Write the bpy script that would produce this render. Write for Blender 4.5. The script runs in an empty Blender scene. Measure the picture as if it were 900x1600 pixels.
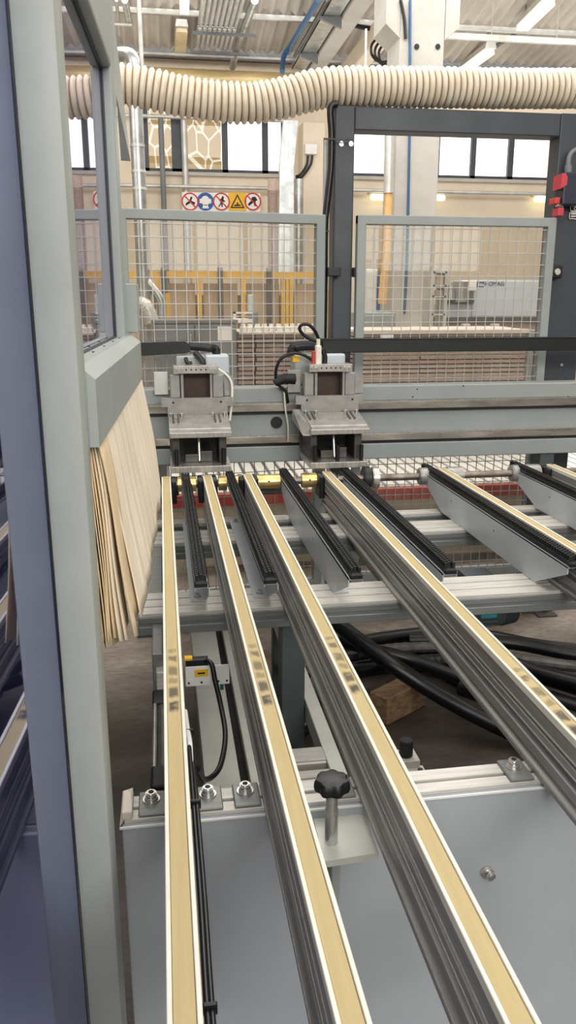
import bpy, bmesh, math, random
from mathutils import Vector, Matrix
random.seed(7)
scene = bpy.context.scene
col = scene.collection
V = Vector
# ------------------------------------------------------------------ camera
F, CX, CY, CH = 1246.0, 450.0, 800.0, 1.65
YAW, PIT = math.radians(8.82), math.radians(14.88)
fw = V((math.sin(YAW)*math.cos(PIT), math.cos(YAW)*math.cos(PIT), -math.sin(PIT)))
rt = V((math.cos(YAW), -math.sin(YAW), 0)); up = rt.cross(fw)
cam_d = bpy.data.cameras.new('camera'); cam = bpy.data.objects.new('camera', cam_d); col.objects.link(cam)
cam.matrix_world = Matrix(((rt.x, up.x, -fw.x, 0), (rt.y, up.y, -fw.y, 0), (rt.z, up.z, -fw.z, CH), (0, 0, 0, 1)))
cam_d.sensor_fit = 'VERTICAL'; cam_d.sensor_height = 36.0; cam_d.lens = F/1600*36.0
cam_d.clip_start = 0.02; cam_d.clip_end = 200
scene.camera = cam
def at(px, py, X=None, Y=None, Z=None):
    """surveyed point: where the sight line of a photo pixel meets a real plane"""
    d = rt*((px-CX)/F) - up*((py-CY)/F) + fw
    t = Y/d.y if Y is not None else ((Z-CH)/d.z if Z is not None else X/d.x)
    return V((0, 0, CH)) + d*t

# ------------------------------------------------------------------ materials
def lin(c):
    return tuple(((v/255)/12.92 if v/255 <= .04045 else (((v/255)+.055)/1.055)**2.4) for v in c) + (1,)
def nodes(name):
    m = bpy.data.materials.new(name); m.use_nodes = True
    n = m.node_tree; n.nodes.clear()
    out = n.nodes.new('ShaderNodeOutputMaterial'); return m, n, out
def mat(name, rgb, rough=.5, metal=0., var=.12, scale=6., bump=0., spec=.5, stretch=None, rgb2=None, coat=0.):
    m, n, out = nodes(name); N = n.nodes.new; L = n.links.new
    b = N('ShaderNodeBsdfPrincipled'); L(b.outputs[0], out.inputs[0])
    tc = N('ShaderNodeTexCoord'); mp = N('ShaderNodeMapping'); L(tc.outputs['Object'], mp.inputs[0])
    if stretch: mp.inputs['Scale'].default_value = stretch
    nz = N('ShaderNodeTexNoise'); nz.inputs['Scale'].default_value = scale; nz.inputs['Detail'].default_value = 6
    nz.inputs['Roughness'].default_value = .6
    L(mp.outputs[0], nz.inputs['Vector'])
    mx = N('ShaderNodeMix'); mx.data_type = 'RGBA'
    a = lin(rgb)
    if rgb2: c2 = lin(rgb2); c1 = a
    else:
        c1 = tuple(min(1, v*(1+var)) for v in a[:3]) + (1,); c2 = tuple(v*(1-var*1.6) for v in a[:3]) + (1,)
    mx.inputs['A'].default_value = c1; mx.inputs['B'].default_value = c2
    rp = N('ShaderNodeMapRange'); rp.inputs['From Min'].default_value = .35; rp.inputs['From Max'].default_value = .7
    L(nz.outputs['Fac'], rp.inputs['Value']); L(rp.outputs[0], mx.inputs['Factor'])
    L(mx.outputs['Result'], b.inputs['Base Color'])
    b.inputs['Metallic'].default_value = metal; b.inputs['Roughness'].default_value = rough
    b.inputs['Specular IOR Level'].default_value = spec
    rr = N('ShaderNodeMapRange'); rr.inputs['To Min'].default_value = max(.02, rough*.8); rr.inputs['To Max'].default_value = min(1, rough*1.25)
    L(nz.outputs['Fac'], rr.inputs['Value']); L(rr.outputs[0], b.inputs['Roughness'])
    if coat: b.inputs['Coat Weight'].default_value = coat
    if bump:
        bp = N('ShaderNodeBump'); bp.inputs['Strength'].default_value = bump; bp.inputs['Distance'].default_value = .01
        L(nz.outputs['Fac'], bp.inputs['Height']); L(bp.outputs[0], b.inputs['Normal'])
    return m
def emit(name, rgb, s):
    m, n, out = nodes(name); e = n.nodes.new('ShaderNodeEmission'); nz = n.nodes.new('ShaderNodeTexNoise')
    nz.inputs['Scale'].default_value = 2
    mr = n.nodes.new('ShaderNodeMapRange'); mr.inputs['To Min'].default_value = s*.9; mr.inputs['To Max'].default_value = s*1.1
    n.links.new(nz.outputs['Fac'], mr.inputs['Value']); n.links.new(mr.outputs[0], e.inputs['Strength'])
    e.inputs['Color'].default_value = lin(rgb); n.links.new(e.outputs[0], out.inputs[0]); return m
def clear(name, tint, gloss, ior=1.5, rough=.01, haze=0., haze_c=(200, 200, 200), base=0.):
    m, n, out = nodes(name); N = n.nodes.new; L = n.links.new
    t = N('ShaderNodeBsdfTransparent'); t.inputs[0].default_value = lin(tint)
    g = N('ShaderNodeBsdfGlossy'); g.inputs['Color'].default_value = lin(gloss); g.inputs['Roughness'].default_value = rough
    f = N('ShaderNodeFresnel'); f.inputs['IOR'].default_value = ior
    fm = N('ShaderNodeMapRange'); fm.inputs['To Min'].default_value = base; L(f.outputs[0], fm.inputs['Value'])
    mx = N('ShaderNodeMixShader'); L(fm.outputs[0], mx.inputs[0]); L(t.outputs[0], mx.inputs[1]); L(g.outputs[0], mx.inputs[2])
    d = N('ShaderNodeBsdfDiffuse'); d.inputs[0].default_value = lin(haze_c)
    nz = N('ShaderNodeTexNoise'); nz.inputs['Scale'].default_value = 5; nz.inputs['Detail'].default_value = 5
    mr = N('ShaderNodeMapRange'); mr.inputs['From Min'].default_value = .3; mr.inputs['From Max'].default_value = .8
    mr.inputs['To Min'].default_value = haze*.5; mr.inputs['To Max'].default_value = haze*1.6
    L(nz.outputs['Fac'], mr.inputs['Value'])
    m2 = N('ShaderNodeMixShader'); L(mr.outputs[0], m2.inputs[0]); L(mx.outputs[0], m2.inputs[1]); L(d.outputs[0], m2.inputs[2])
    L(m2.outputs[0], out.inputs[0]); return m
M = {}
M['paint'] = mat('grey_green_paint', (168, 176, 174), .38, 0, .05, 3, .02)
M['paint_post'] = mat('light_grey_paint', (172, 178, 173), .42, 0, .06, 5, .04)
M['paint_blue'] = mat('blue_grey_paint', (172, 178, 184), .4, 0, .06, 2.5, .02)
M['bracket'] = mat('bracket_paint', (184, 190, 194), .33, 0, .06, 4)
M['beam'] = mat('beam_paint', (152, 159, 157), .45, 0, .06, 3)
M['dark'] = mat('anthracite_paint', (62, 67, 74), .45, 0, .1, 4)
M['dkgreen'] = mat('dark_grey_green_paint', (78, 88, 88), .5, 0, .1, 4)
M['black'] = mat('black_plastic', (22, 23, 25), .45, 0, .2, 20)
M['rubber'] = mat('black_rubber', (18, 18, 20), .6, 0, .2, 30)
M['hoseblk'] = mat('black_hose', (16, 16, 18), .35, 0, .2, 12)
M['alu'] = mat('aluminium_profile', (126, 126, 126), .36, .55, .12, 5, stretch=(20, 1, 20))
M['alu_dark'] = mat('dark_aluminium', (140, 139, 137), .36, .25, .12, 5, stretch=(20, 1, 20))
M['alu_x'] = mat('aluminium_crossbar', (200, 197, 190), .4, .15, .12, 6, stretch=(1, 14, 14))
M['alu_side'] = mat('aluminium_side', (130, 132, 130), .38, .3, .1, 6, stretch=(1, 14, 14))
M['slot'] = mat('slot_shadow', (38, 38, 40), .6, .3, .2, 9)
M['steel'] = mat('machined_steel', (164, 162, 158), .36, .5, .16, 14, .03)
M['steel_lt'] = mat('bright_machined_steel', (194, 191, 185), .3, .7, .2, 30, .03, stretch=(6, 1, .4))
M['steel_dk'] = mat('dark_steel', (96, 93, 90), .4, .5, .2, 14)
M['rail_st'] = mat('guide_rail_steel', (190, 185, 178), .22, .75, .25, 4, stretch=(1.5, 20, 6))
M['zinc'] = mat('zinc_bolt', (205, 203, 198), .24, .75, .15, 30)
M['brass'] = mat('brass', (214, 190, 128), .3, .8, .2, 18)
M['shaft'] = mat('worn_steel_shaft', (140, 130, 120), .4, .7, .3, 15)
M['white'] = mat('white_plastic', (232, 228, 214), .5, 0, .05, 10)
M['channel'] = mat('pale_channel_paint', (216, 217, 208), .4, 0, .07, 5)
M['white_lt'] = mat('white_sheet', (238, 238, 235), .5, 0, .05, 3)
M['cream'] = mat('cream_wall_paint', (232, 219, 198), .8, 0, .05, 1.2)
M['concrete_lt'] = mat('pale_concrete', (190, 186, 179), .8, 0, .07, 2.5, .05)
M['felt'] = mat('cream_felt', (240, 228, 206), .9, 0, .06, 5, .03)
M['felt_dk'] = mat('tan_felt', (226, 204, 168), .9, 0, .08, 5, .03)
M['galv'] = mat('galvanised_steel', (186, 190, 190), .3, .7, .18, 7)
M['galv_lt'] = mat('galvanised_light', (206, 206, 202), .4, .4, .12, 5)
M['yellow'] = mat('yellow_paint', (214, 170, 76), .5, 0, .1, 5)
M['orange'] = mat('orange_hose', (228, 184, 116), .5, 0, .12, 8)
M['red'] = mat('red_paint', (196, 66, 52), .5, 0, .1, 6)
M['pinkred'] = mat('red_plastic', (200, 60, 76), .45, 0, .1, 8)
M['blue'] = mat('blue_paint', (60, 96, 150), .45, 0, .12, 6)
M['teal'] = mat('teal_label', (60, 160, 170), .5, 0, .1, 10)
M['beige'] = mat('beige_panel', (206, 198, 176), .6, 0, .06, 4)
M['wood'] = mat('rough_wood', (150, 122, 92), .8, 0, .2, 5, .2, stretch=(2, 10, 10), rgb2=(96, 72, 52))
M['tanwood'] = mat('tan_panel', (190, 170, 142), .7, 0, .12, 4, stretch=(12, 1, 1))
M['board'] = mat('brown_board', (172, 152, 140), .75, 0, .2, 4, stretch=(2, 8, 30))
M['boardlt'] = mat('pale_board_edge', (214, 204, 192), .75, 0, .1, 6)
M['greypanel'] = mat('grey_panel', (120, 124, 128), .5, 0, .1, 3)
M['brownglass'] = mat('brown_plate', (70, 48, 38), .4, 0, .25, 8)
M['paper'] = mat('white_paper', (240, 240, 238), .8, 0, .03, 10)
M['text_dk'] = mat('blue_grey_print', (70, 88, 120), .6)
M['text_bk'] = mat('black_print', (20, 20, 20), .6)
M['sign_red'] = mat('sign_red', (206, 44, 40), .5, 0, .03)
M['sign_blue'] = mat('sign_blue', (30, 84, 168), .5, 0, .03)
M['sign_yel'] = mat('sign_yellow', (242, 190, 30), .5, 0, .03)
M['sign_wht'] = mat('sign_white', (245, 243, 238), .5, 0, .02)
M['lens'] = emit('fluorescent_lens', (255, 246, 200), 3.2)
M['lens_off'] = mat('unlit_lens', (222, 205, 170), .2, .3, .1, 5)
M['duct'] = mat('cream_duct', (214, 190, 140), .35, .2, .15, 2, stretch=(1, 6, 6))
M['hose'] = mat('cream_flexible_hose', (238, 229, 212), .38, 0, .16, 11, .05, rgb2=(222, 206, 180))
M['wire'] = mat('brown_wire_spiral', (150, 128, 98), .5, .2, .2, 10)
M['inside'] = mat('dark_enclosure_inside', (44, 46, 58), .6, 0, .2, 2)
M['homag'] = mat('pale_blue_machine', (196, 205, 212), .45, 0, .04, 3)
M['teal_pipe'] = mat('blue_pipe', (50, 96, 140), .4, 0, .1, 8)
M['wiremesh'] = mat('zinc_wire', (186, 188, 186), .45, .3, .08, 10)
M['navy'] = mat('dark_navy_plastic', (38, 42, 58), .4, 0, .1, 10)
M['clear'] = clear('clear_polycarbonate', (246, 244, 240), (255, 255, 255), 1.55, .01, .05, (220, 214, 205))
M['pane'] = clear('blue_polycarbonate', (80, 80, 112), (198, 203, 232), 2.2, .02, .06, (100, 106, 176), base=.6)
M['pane_win'] = clear('window_polycarbonate', (110, 108, 124), (232, 230, 242), 2.2, .012, .06, (176, 176, 200), base=.66)
M['glass'] = clear('window_glass', (250, 252, 252), (255, 255, 255), 1.45, .01, .0)

def belt_material(off):
    m = mat('tan_belt', (188, 169, 122), .62, 0, .035, 5, .02, stretch=(24, 1.2, 1))
    n = m.node_tree; N = n.nodes.new; L = n.links.new
    b = next(x for x in n.nodes if x.type == 'BSDF_PRINCIPLED')
    base = b.inputs['Base Color'].links[0].from_socket
    tc = N('ShaderNodeTexCoord'); sp = N('ShaderNodeSeparateXYZ'); L(tc.outputs['Object'], sp.inputs[0])
    def rng(a0, a1, b0, b1, src):
        r = N('ShaderNodeMapRange'); r.interpolation_type = 'SMOOTHSTEP'
        r.inputs['From Min'].default_value = a0; r.inputs['From Max'].default_value = a1
        r.inputs['To Min'].default_value = b0; r.inputs['To Max'].default_value = b1; L(src, r.inputs['Value']); return r.outputs[0]
    def op(o, a, c):
        q = N('ShaderNodeMath'); q.operation = o
        for i, v in enumerate((a, c)):
            if isinstance(v, (int, float)): q.inputs[i].default_value = v
            else: L(v, q.inputs[i])
        return q.outputs[0]
    y, x = sp.outputs['Y'], sp.outputs['X']
    nz = N('ShaderNodeTexNoise'); mp = N('ShaderNodeMapping'); mp.inputs['Scale'].default_value = (60, 40, 1)
    L(tc.outputs['Object'], mp.inputs[0]); L(mp.outputs[0], nz.inputs['Vector']); nz.inputs['Scale'].default_value = 1.; nz.inputs['Detail'].default_value = 3
    wob = op('MULTIPLY', op('SUBTRACT', nz.outputs['Fac'], .5), .03)
    yw = op('ADD', op('ADD', y, wob), off)
    tot = None                      # worn ink smudges, measured from the far end of the belt
    for c, hw, st in ((-1.735, .012, .45), (-1.775, .016, .75), (-1.835, .024, .7), (-1.88, .014, .5), (-1.93, .024, .9), (-1.985, .022, 1.)):
        d = op('ABSOLUTE', op('SUBTRACT', yw, c), 0)
        k = op('MULTIPLY', rng(hw*.45, hw*1.15, 1, 0, d), st)
        tot = k if tot is None else op('MAXIMUM', tot, k)
    ax = op('ABSOLUTE', x, 0)
    fac = op('MULTIPLY', op('MULTIPLY', tot, rng(.006, .0122, 1., 0, ax)), rng(.3, .5, .6, 1, nz.outputs['Fac']))
    mx = N('ShaderNodeMix'); mx.data_type = 'RGBA'; L(fac, mx.inputs['Factor']); L(base, mx.inputs['A']); mx.inputs['B'].default_value = lin((74, 67, 60))
    L(mx.outputs['Result'], b.inputs['Base Color']); return m

def floor_material():
    m, n, out = nodes('worn_concrete_floor'); N = n.nodes.new; L = n.links.new
    b = N('ShaderNodeBsdfPrincipled'); L(b.outputs[0], out.inputs[0])
    tc = N('ShaderNodeTexCoord')
    n1 = N('ShaderNodeTexNoise'); n1.inputs['Scale'].default_value = 1.6; n1.inputs['Detail'].default_value = 8; n1.inputs['Roughness'].default_value = .65
    n2 = N('ShaderNodeTexNoise'); n2.inputs['Scale'].default_value = 22; n2.inputs['Detail'].default_value = 6
    mp = N('ShaderNodeMapping'); mp.inputs['Scale'].default_value = (1, 2.2, 1); L(tc.outputs['Object'], mp.inputs[0])
    L(mp.outputs[0], n1.inputs['Vector']); L(mp.outputs[0], n2.inputs['Vector'])
    r = N('ShaderNodeValToRGB'); e = r.color_ramp.elements
    e[0].position = .32; e[0].color = lin((84, 74, 66)); e[1].position = .72; e[1].color = lin((160, 150, 142))
    k = e.new(.5); k.color = lin((122, 111, 102))
    L(n1.outputs['Fac'], r.inputs[0])
    mx = N('ShaderNodeMix'); mx.data_type = 'RGBA'; mx.blend_type = 'MULTIPLY'; mx.inputs['Factor'].default_value = .5
    r2 = N('ShaderNodeValToRGB'); r2.color_ramp.elements[0].position = .35; r2.color_ramp.elements[0].color = (.45, .43, .4, 1); r2.color_ramp.elements[1].position = .6
    L(n2.outputs['Fac'], r2.inputs[0]); L(r.outputs[0], mx.inputs['A']); L(r2.outputs[0], mx.inputs['B'])
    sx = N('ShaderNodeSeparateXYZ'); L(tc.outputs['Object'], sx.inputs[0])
    cl = N('ShaderNodeMapRange'); cl.interpolation_type = 'SMOOTHSTEP'; cl.inputs['From Min'].default_value = 2.9; cl.inputs['From Max'].default_value = 3.7  # painted shade: floor colour darkened around the machine, paler beyond it
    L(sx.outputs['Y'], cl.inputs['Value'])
    floor_shade = N('ShaderNodeMix'); floor_shade.data_type = 'RGBA'; floor_shade.blend_type = 'MULTIPLY'; floor_shade.inputs['Factor'].default_value = 1
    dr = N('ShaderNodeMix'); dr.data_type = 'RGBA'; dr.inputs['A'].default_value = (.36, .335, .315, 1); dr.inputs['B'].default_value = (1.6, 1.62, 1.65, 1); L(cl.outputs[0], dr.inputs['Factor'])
    L(mx.outputs['Result'], floor_shade.inputs['A']); L(dr.outputs['Result'], floor_shade.inputs['B'])
    L(floor_shade.outputs['Result'], b.inputs['Base Color']); b.inputs['Roughness'].default_value = .42
    bp = N('ShaderNodeBump'); bp.inputs['Strength'].default_value = .15; L(n2.outputs['Fac'], bp.inputs['Height']); L(bp.outputs[0], b.inputs['Normal'])
    return m
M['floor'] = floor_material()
def stone_material():
    m, n, out = nodes('crazy_stone_wall'); N = n.nodes.new; L = n.links.new
    b = N('ShaderNodeBsdfPrincipled'); L(b.outputs[0], out.inputs[0])
    tc = N('ShaderNodeTexCoord'); vo = N('ShaderNodeTexVoronoi'); vo.feature = 'DISTANCE_TO_EDGE'; vo.inputs['Scale'].default_value = 2.9
    vc = N('ShaderNodeTexVoronoi'); vc.inputs['Scale'].default_value = 2.9
    mp = N('ShaderNodeMapping'); mp.inputs['Scale'].default_value = (1.25, .01, .8)
    L(tc.outputs['Object'], mp.inputs[0]); L(mp.outputs[0], vo.inputs['Vector']); L(mp.outputs[0], vc.inputs['Vector'])
    r = N('ShaderNodeValToRGB'); r.color_ramp.elements[0].position = .03; r.color_ramp.elements[0].color = (1, 1, .97, 1)
    r.color_ramp.elements[1].position = .06; r.color_ramp.elements[1].color = (0, 0, 0, 1)
    L(vo.outputs['Distance'], r.inputs[0])
    mx = N('ShaderNodeMix'); mx.data_type = 'RGBA'; mx.inputs['A'].default_value = lin((150, 126, 88)); mx.inputs['B'].default_value = lin((205, 203, 196))
    L(r.outputs[0], mx.inputs['Factor']); L(mx.outputs['Result'], b.inputs['Base Color']); b.inputs['Roughness'].default_value = .9
    return m
M['stone'] = stone_material()

# ------------------------------------------------------------------ mesh builder
class B:
    def __init__(s, T=None): s.bm = bmesh.new(); s.T = T
    def _new(s, f0v): pass
    def raw(s, vs, fs):
        vv = [s.bm.verts.new(v) for v in vs]
        for f in fs:
            try: s.bm.faces.new([vv[i] for i in f])
            except ValueError: pass
        return s
    def box(s, x0, x1, y0, y1, z0, z1, bev=0., seg=2):
        b = bmesh.new(); bmesh.ops.create_cube(b, size=1)
        for v in b.verts: v.co = V((x0+(v.co.x+.5)*(x1-x0), y0+(v.co.y+.5)*(y1-y0), z0+(v.co.z+.5)*(z1-z0)))
        if bev: bmesh.ops.bevel(b, geom=list(b.edges), offset=bev, segments=seg, affect='EDGES', profile=.5)
        s._merge(b); return s
    def _merge(s, b, mtx=None):
        if mtx is not None: bmesh.ops.transform(b, matrix=mtx, verts=b.verts)
        me = bpy.data.meshes.new('tmp'); b.to_mesh(me); b.free(); s.bm.from_mesh(me); bpy.data.meshes.remove(me)
    def cyl(s, p0, p1, r, seg=16, r2=None, bev=0.):
        p0, p1 = V(p0), V(p1); d = p1-p0
        b = bmesh.new(); bmesh.ops.create_cone(b, cap_ends=True, segments=seg, radius1=r, radius2=r if r2 is None else r2, depth=d.length)
        if bev:
            es = [e for e in b.edges if len(e.link_faces) == 2 and any(len(f.verts) > 4 for f in e.link_faces)]
            bmesh.ops.bevel(b, geom=es, offset=bev, segments=2, affect='EDGES')
        q = V((0, 0, 1)).rotation_difference(d.normalized()).to_matrix().to_4x4()
        s._merge(b, Matrix.Translation((p0+p1)/2) @ q); return s
    def hexbolt(s, p, n, r=.009, h=.007, washer=True):
        p, n = V(p), V(n).normalized()
        if washer: s.cyl(p, p+n*.002, r*1.5, 18); p = p+n*.002
        s.cyl(p, p+n*h, r, 18, bev=.001)
        return s
    def prism(s, pts, axis, a0, a1):
        """polygon pts (two coords) extruded along axis; coords order: X->(y,z) Y->(x,z) Z->(x,y)"""
        def mk(p, a):
            return {'X': V((a, p[0], p[1])), 'Y': V((p[0], a, p[1])), 'Z': V((p[0], p[1], a))}[axis]
        n = len(pts); vs = [mk(p, a0) for p in pts]+[mk(p, a1) for p in pts]
        fs = [list(range(n)), list(range(2*n-1, n-1, -1))]+[[i, (i+1) % n, n+(i+1) % n, n+i] for i in range(n)]
        b = bmesh.new(); vv = [b.verts.new(v) for v in vs]
        for f in fs: b.faces.new([vv[i] for i in f])
        bmesh.ops.recalc_face_normals(b, faces=b.faces); s._merge(b); return s
    def tube(s, pts, r, seg=8, sub=8, rf=None, closed=False, smooth=True):
        pts = [V(p) for p in pts]
        if smooth and len(pts) > 2:
            o = []
            for i in range(len(pts)-1):
                p0 = pts[max(i-1, 0)]; p1 = pts[i]; p2 = pts[i+1]; p3 = pts[min(i+2, len(pts)-1)]
                for k in range(sub):
                    t = k/sub
                    o.append(.5*((2*p1)+(p2-p0)*t+(2*p0-5*p1+4*p2-p3)*t*t+(3*p1-p0-3*p2+p3)*t**3))
            o.append(pts[-1]); pts = o
        rings = []; prev = None; nrm = None
        for i, p in enumerate(pts):
            d = (pts[min(i+1, len(pts)-1)]-pts[max(i-1, 0)]).normalized()
            if nrm is None:
                nrm = d.cross(V((0, 0, 1)));
                if nrm.length < .05: nrm = d.cross(V((1, 0, 0)))
                nrm.normalize()
            else:
                nrm = (nrm-d*nrm.dot(d)).normalized()
            bn = d.cross(nrm); rr = rf(i, p) if rf else r
            rings.append([s.bm.verts.new(p+(nrm*math.cos(2*math.pi*k/seg)+bn*math.sin(2*math.pi*k/seg))*rr) for k in range(seg)])
        for a, c in zip(rings, rings[1:]):
            for k in range(seg): s.bm.faces.new([a[k], a[(k+1) % seg], c[(k+1) % seg], c[k]])
        s.bm.faces.new(rings[0][::-1]); s.bm.faces.new(rings[-1]); return s
    def lathe(s, prof, c, seg=24):
        """profile (r,z) about a vertical axis at c"""
        c = V(c); rings = [[s.bm.verts.new(c+V((r*math.cos(2*math.pi*k/seg), r*math.sin(2*math.pi*k/seg), z))) for k in range(seg)] for r, z in prof]
        for a, b_ in zip(rings, rings[1:]):
            for k in range(seg): s.bm.faces.new([a[k], a[(k+1) % seg], b_[(k+1) % seg], b_[k]])
        s.bm.faces.new(rings[0][::-1]); s.bm.faces.new(rings[-1]); return s
    def ring(s, c, r0, r1, y, th, seg=32):
        """flat ring facing -Y"""
        vs = []; fs = []
        for k in range(seg):
            a = 2*math.pi*k/seg
            for r in (r0, r1):
                for yy in (y, y+th): vs.append(V((c[0]+r*math.cos(a), yy, c[1]+r*math.sin(a))))
        for k in range(seg):
            i = 4*k; j = 4*((k+1) % seg)
            fs += [[i, i+2, j+2, j], [i+1, j+1, j+3, i+3], [i+2, i+3, j+3, j+2], [i, j, j+1, i+1]]
        return s.raw(vs, fs)
    def build(s, name, m, parent=None, smooth=False):
        bmesh.ops.recalc_face_normals(s.bm, faces=s.bm.faces)
        if s.T:
            for v in s.bm.verts: v.co = s.T(v.co)
        off = V((0, 0, 0)); p = parent
        while p is not None: off += p.location; p = p.parent
        bmesh.ops.translate(s.bm, vec=-off, verts=s.bm.verts)
        me = bpy.data.meshes.new(name); s.bm.to_mesh(me); s.bm.free()
        for i, mm in enumerate(m if isinstance(m, (list, tuple)) else [m]): me.materials.append(mm)
        if smooth:
            for p in me.polygons: p.use_smooth = True
            try: me.set_sharp_from_angle(angle=math.radians(40))
            except Exception: pass
        o = bpy.data.objects.new(name, me); col.objects.link(o); o.parent = parent; return o
def tag(o, label=None, cat=None, group=None, kind=None):
    if label: o['label'] = label
    if cat: o['category'] = cat
    if group: o['group'] = group
    if kind: o['kind'] = kind
    return o
def thing(name, loc, label, cat, group=None):
    o = bpy.data.objects.new(name, None); col.objects.link(o); o.location = loc; o.empty_display_size = .05
    return tag(o, label, cat, group)
def struct(o): o['kind'] = 'structure'; return o
def copy_tree(o, parent=None):
    c = o.copy(); col.objects.link(c); c.parent = parent
    for ch in list(o.children): copy_tree(ch, c)
    return c

# ================================================================== THE HALL
WY = 16.0
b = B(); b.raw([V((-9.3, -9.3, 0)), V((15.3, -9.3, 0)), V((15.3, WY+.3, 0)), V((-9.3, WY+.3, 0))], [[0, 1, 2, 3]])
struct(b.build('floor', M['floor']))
SILL, WTOP, WALLTOP = at(400, 272, Y=WY).z, 5.15, 6.05
wx = [at(224, 250, Y=WY).x, at(443, 250, Y=WY).x, at(540, 250, Y=WY).x, at(614, 250, Y=WY).x, at(684, 250, Y=WY).x, at(866, 250, Y=WY).x]
b = B()
b.box(-9, 15, WY, WY+.3, 0, SILL); b.box(-9, 15, WY, WY+.3, WTOP, 7.2)
for a, c in ((-9, wx[0]), (wx[1], wx[2]), (wx[3], wx[4]), (wx[5], 15)): b.box(a, c, WY, WY+.3, SILL, WTOP)
struct(b.build('wall_back', M['cream']))
def window(n, x0, x1, bars):
    fr = B()
    fr.box(x0, x1, WY+.05, WY+.13, SILL, SILL+.07); fr.box(x0, x1, WY+.05, WY+.13, WTOP-.07, WTOP)
    for x, w in bars: fr.box(x-w/2, x+w/2, WY+.05, WY+.13, SILL, WTOP)
    o = struct(fr.build('window_%d' % n, M['dark']))
    g = B(); g.box(x0, x1, WY+.085, WY+.09, SILL+.06, WTOP-.06); g.build('window_pane', M['glass'], o)
    s_ = B(); s_.box(x0-.05, x1+.05, WY-.08, WY+.06, SILL-.06, SILL); s_.build('window_sill', M['concrete_lt'], o)
wpx = lambda p: at(p, 235, Y=WY).x
window(1, wx[0], wx[1], [(wpx(229), .08), (wpx(277), .2), (wpx(352), .11), (wpx(415), .11), (wpx(442), .05)])
window(2, wx[2], wx[3], [(wpx(542), .08), (wpx(612), .08)])
window(3, wx[4], wx[5], [(wpx(687), .05), (wpx(742), .1), (wpx(801), .11), (wpx(865), .06)])
# stone wall seen outside the left window
b = B(); b.box(at(190, 235, Y=18.).x, at(346, 235, Y=18.).x, 18., 18.3, 0, 7)
tag(b.build('stone_wall', M['stone']), 'outdoor tan crazy-paved stone wall with white mortar seen through the left window', 'wall')

# ceiling: two rows of corrugated sheets carried by purlins
def corrugated(name, y0, y1, z0, z1, x0, x1):
    pitch = .19; n = int((x1-x0)/pitch*8); top = []; vs = []; fs = []
    for i in range(n+1):
        x = x0+(x1-x0)*i/n; dz = .034*math.sin(2*math.pi*x/pitch)
        vs += [V((x, y0, z0+dz)), V((x, y1, z1+dz)), V((x, y0, z0+dz+.012)), V((x, y1, z1+dz+.012))]
    for i in range(n):
        a = 4*i; c = a+4
        fs += [[a, a+1, c+1, c], [a+2, c+2, c+3, a+3], [a+1, a+3, c+3, c+1], [a, c, c+2, a+2]]
    return B().raw(vs, fs)
M['sheet'] = mat('fibre_cement_sheet', (200, 193, 184), .85, 0, .14, 2, .05, stretch=(1, .35, 1))
yA = 15.6; zA = at(300, 76, Y=yA).z
yB = 13.6; zB = at(300, 11, Y=yB).z
c1 = struct(corrugated('c', yB-.05, yA, zA+.30, zA, -9, 15).build('ceiling', M['sheet']))
c2 = struct(corrugated('c', 10.8, yB, zB+.55, zB, -9, 15).build('ceiling', M['sheet']))
def purlin(py_top, py_bot, y, name, m, d=.12):
    z1, z0 = at(300, py_top, Y=y).z, at(300, py_bot, Y=y).z
    b = B(); b.box(-9, 15, y, y+.012, z0, z1); b.box(-9, 15, y-d*.5, y+.012, z0, z0+.012)
    o = b.build(name, m); o['kind'] = 'structure'; return o
purlin(16, 26, yB+.06, 'trim_1', M['galv_lt']); purlin(80, 92, yA+.1, 'trim_2', M['greypanel'])
b = B(); b.box(-9, 15, WY-.12, WY, at(300, 92, Y=WY).z-.02, at(300, 80, Y=WY).z+.3); struct(b.build('trim_3', M['steel_dk']))
# hanging unistrut bar on the right side
b = B(); zz = at(800, 60, Y=13.).z
b.box(at(697, 60, Y=13.).x, 15, 12.97, 13.03, zz-.05, zz+.03)
for px in (768, 870): x = at(px, 55, Y=13.).x; b.cyl((x, 13, zz+.03), (x, 13, zz+.62), .008, 6)
tag(b.build('support_channel', M['galv_lt']), 'galvanised channel bar hanging under the corrugated ceiling right of the pillar', 'bar')

# concrete pillar with corbel
pl = thing('concrete_pillar', (3.12, 10.28, 0), 'pale concrete pillar standing behind the right mesh panel with two round holes', 'pillar')
b = B(); b.box(2.86, 3.40, 10, 10.55, 0, 7.2, .02); b.build('shaft', M['concrete_lt'], pl)
b = B(); b.prism([(2.69, 4.72), (2.86, 4.58), (2.86, 7.2), (2.69, 7.2)], 'Y', 10.0, 10.55); b.prism([(3.40, 4.58), (3.57, 4.72), (3.57, 7.2), (3.40, 7.2)], 'Y', 10.0, 10.55); b.build('corbel', M['concrete_lt'], pl)
for px in (651, 684):
    p = at(px, 73, Y=9.998); b = B(); b.cyl((p.x, 9.99, p.z), (p.x, 10.0, p.z), .03, 16); tag(b.build('hole', M['black'], pl), 'dark round hole')
b = B(); x0 = at(473, 260, Y=15.5).x; x1 = at(508, 260, Y=15.5).x; b.box(x0, x1, 15.5, WY, 0, at(480, 190, Y=15.5).z, .02)
tag(b.build('concrete_pillar', M['cream']), 'cream wall pillar carrying the grey junction box between the windows', 'pillar')
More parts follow.
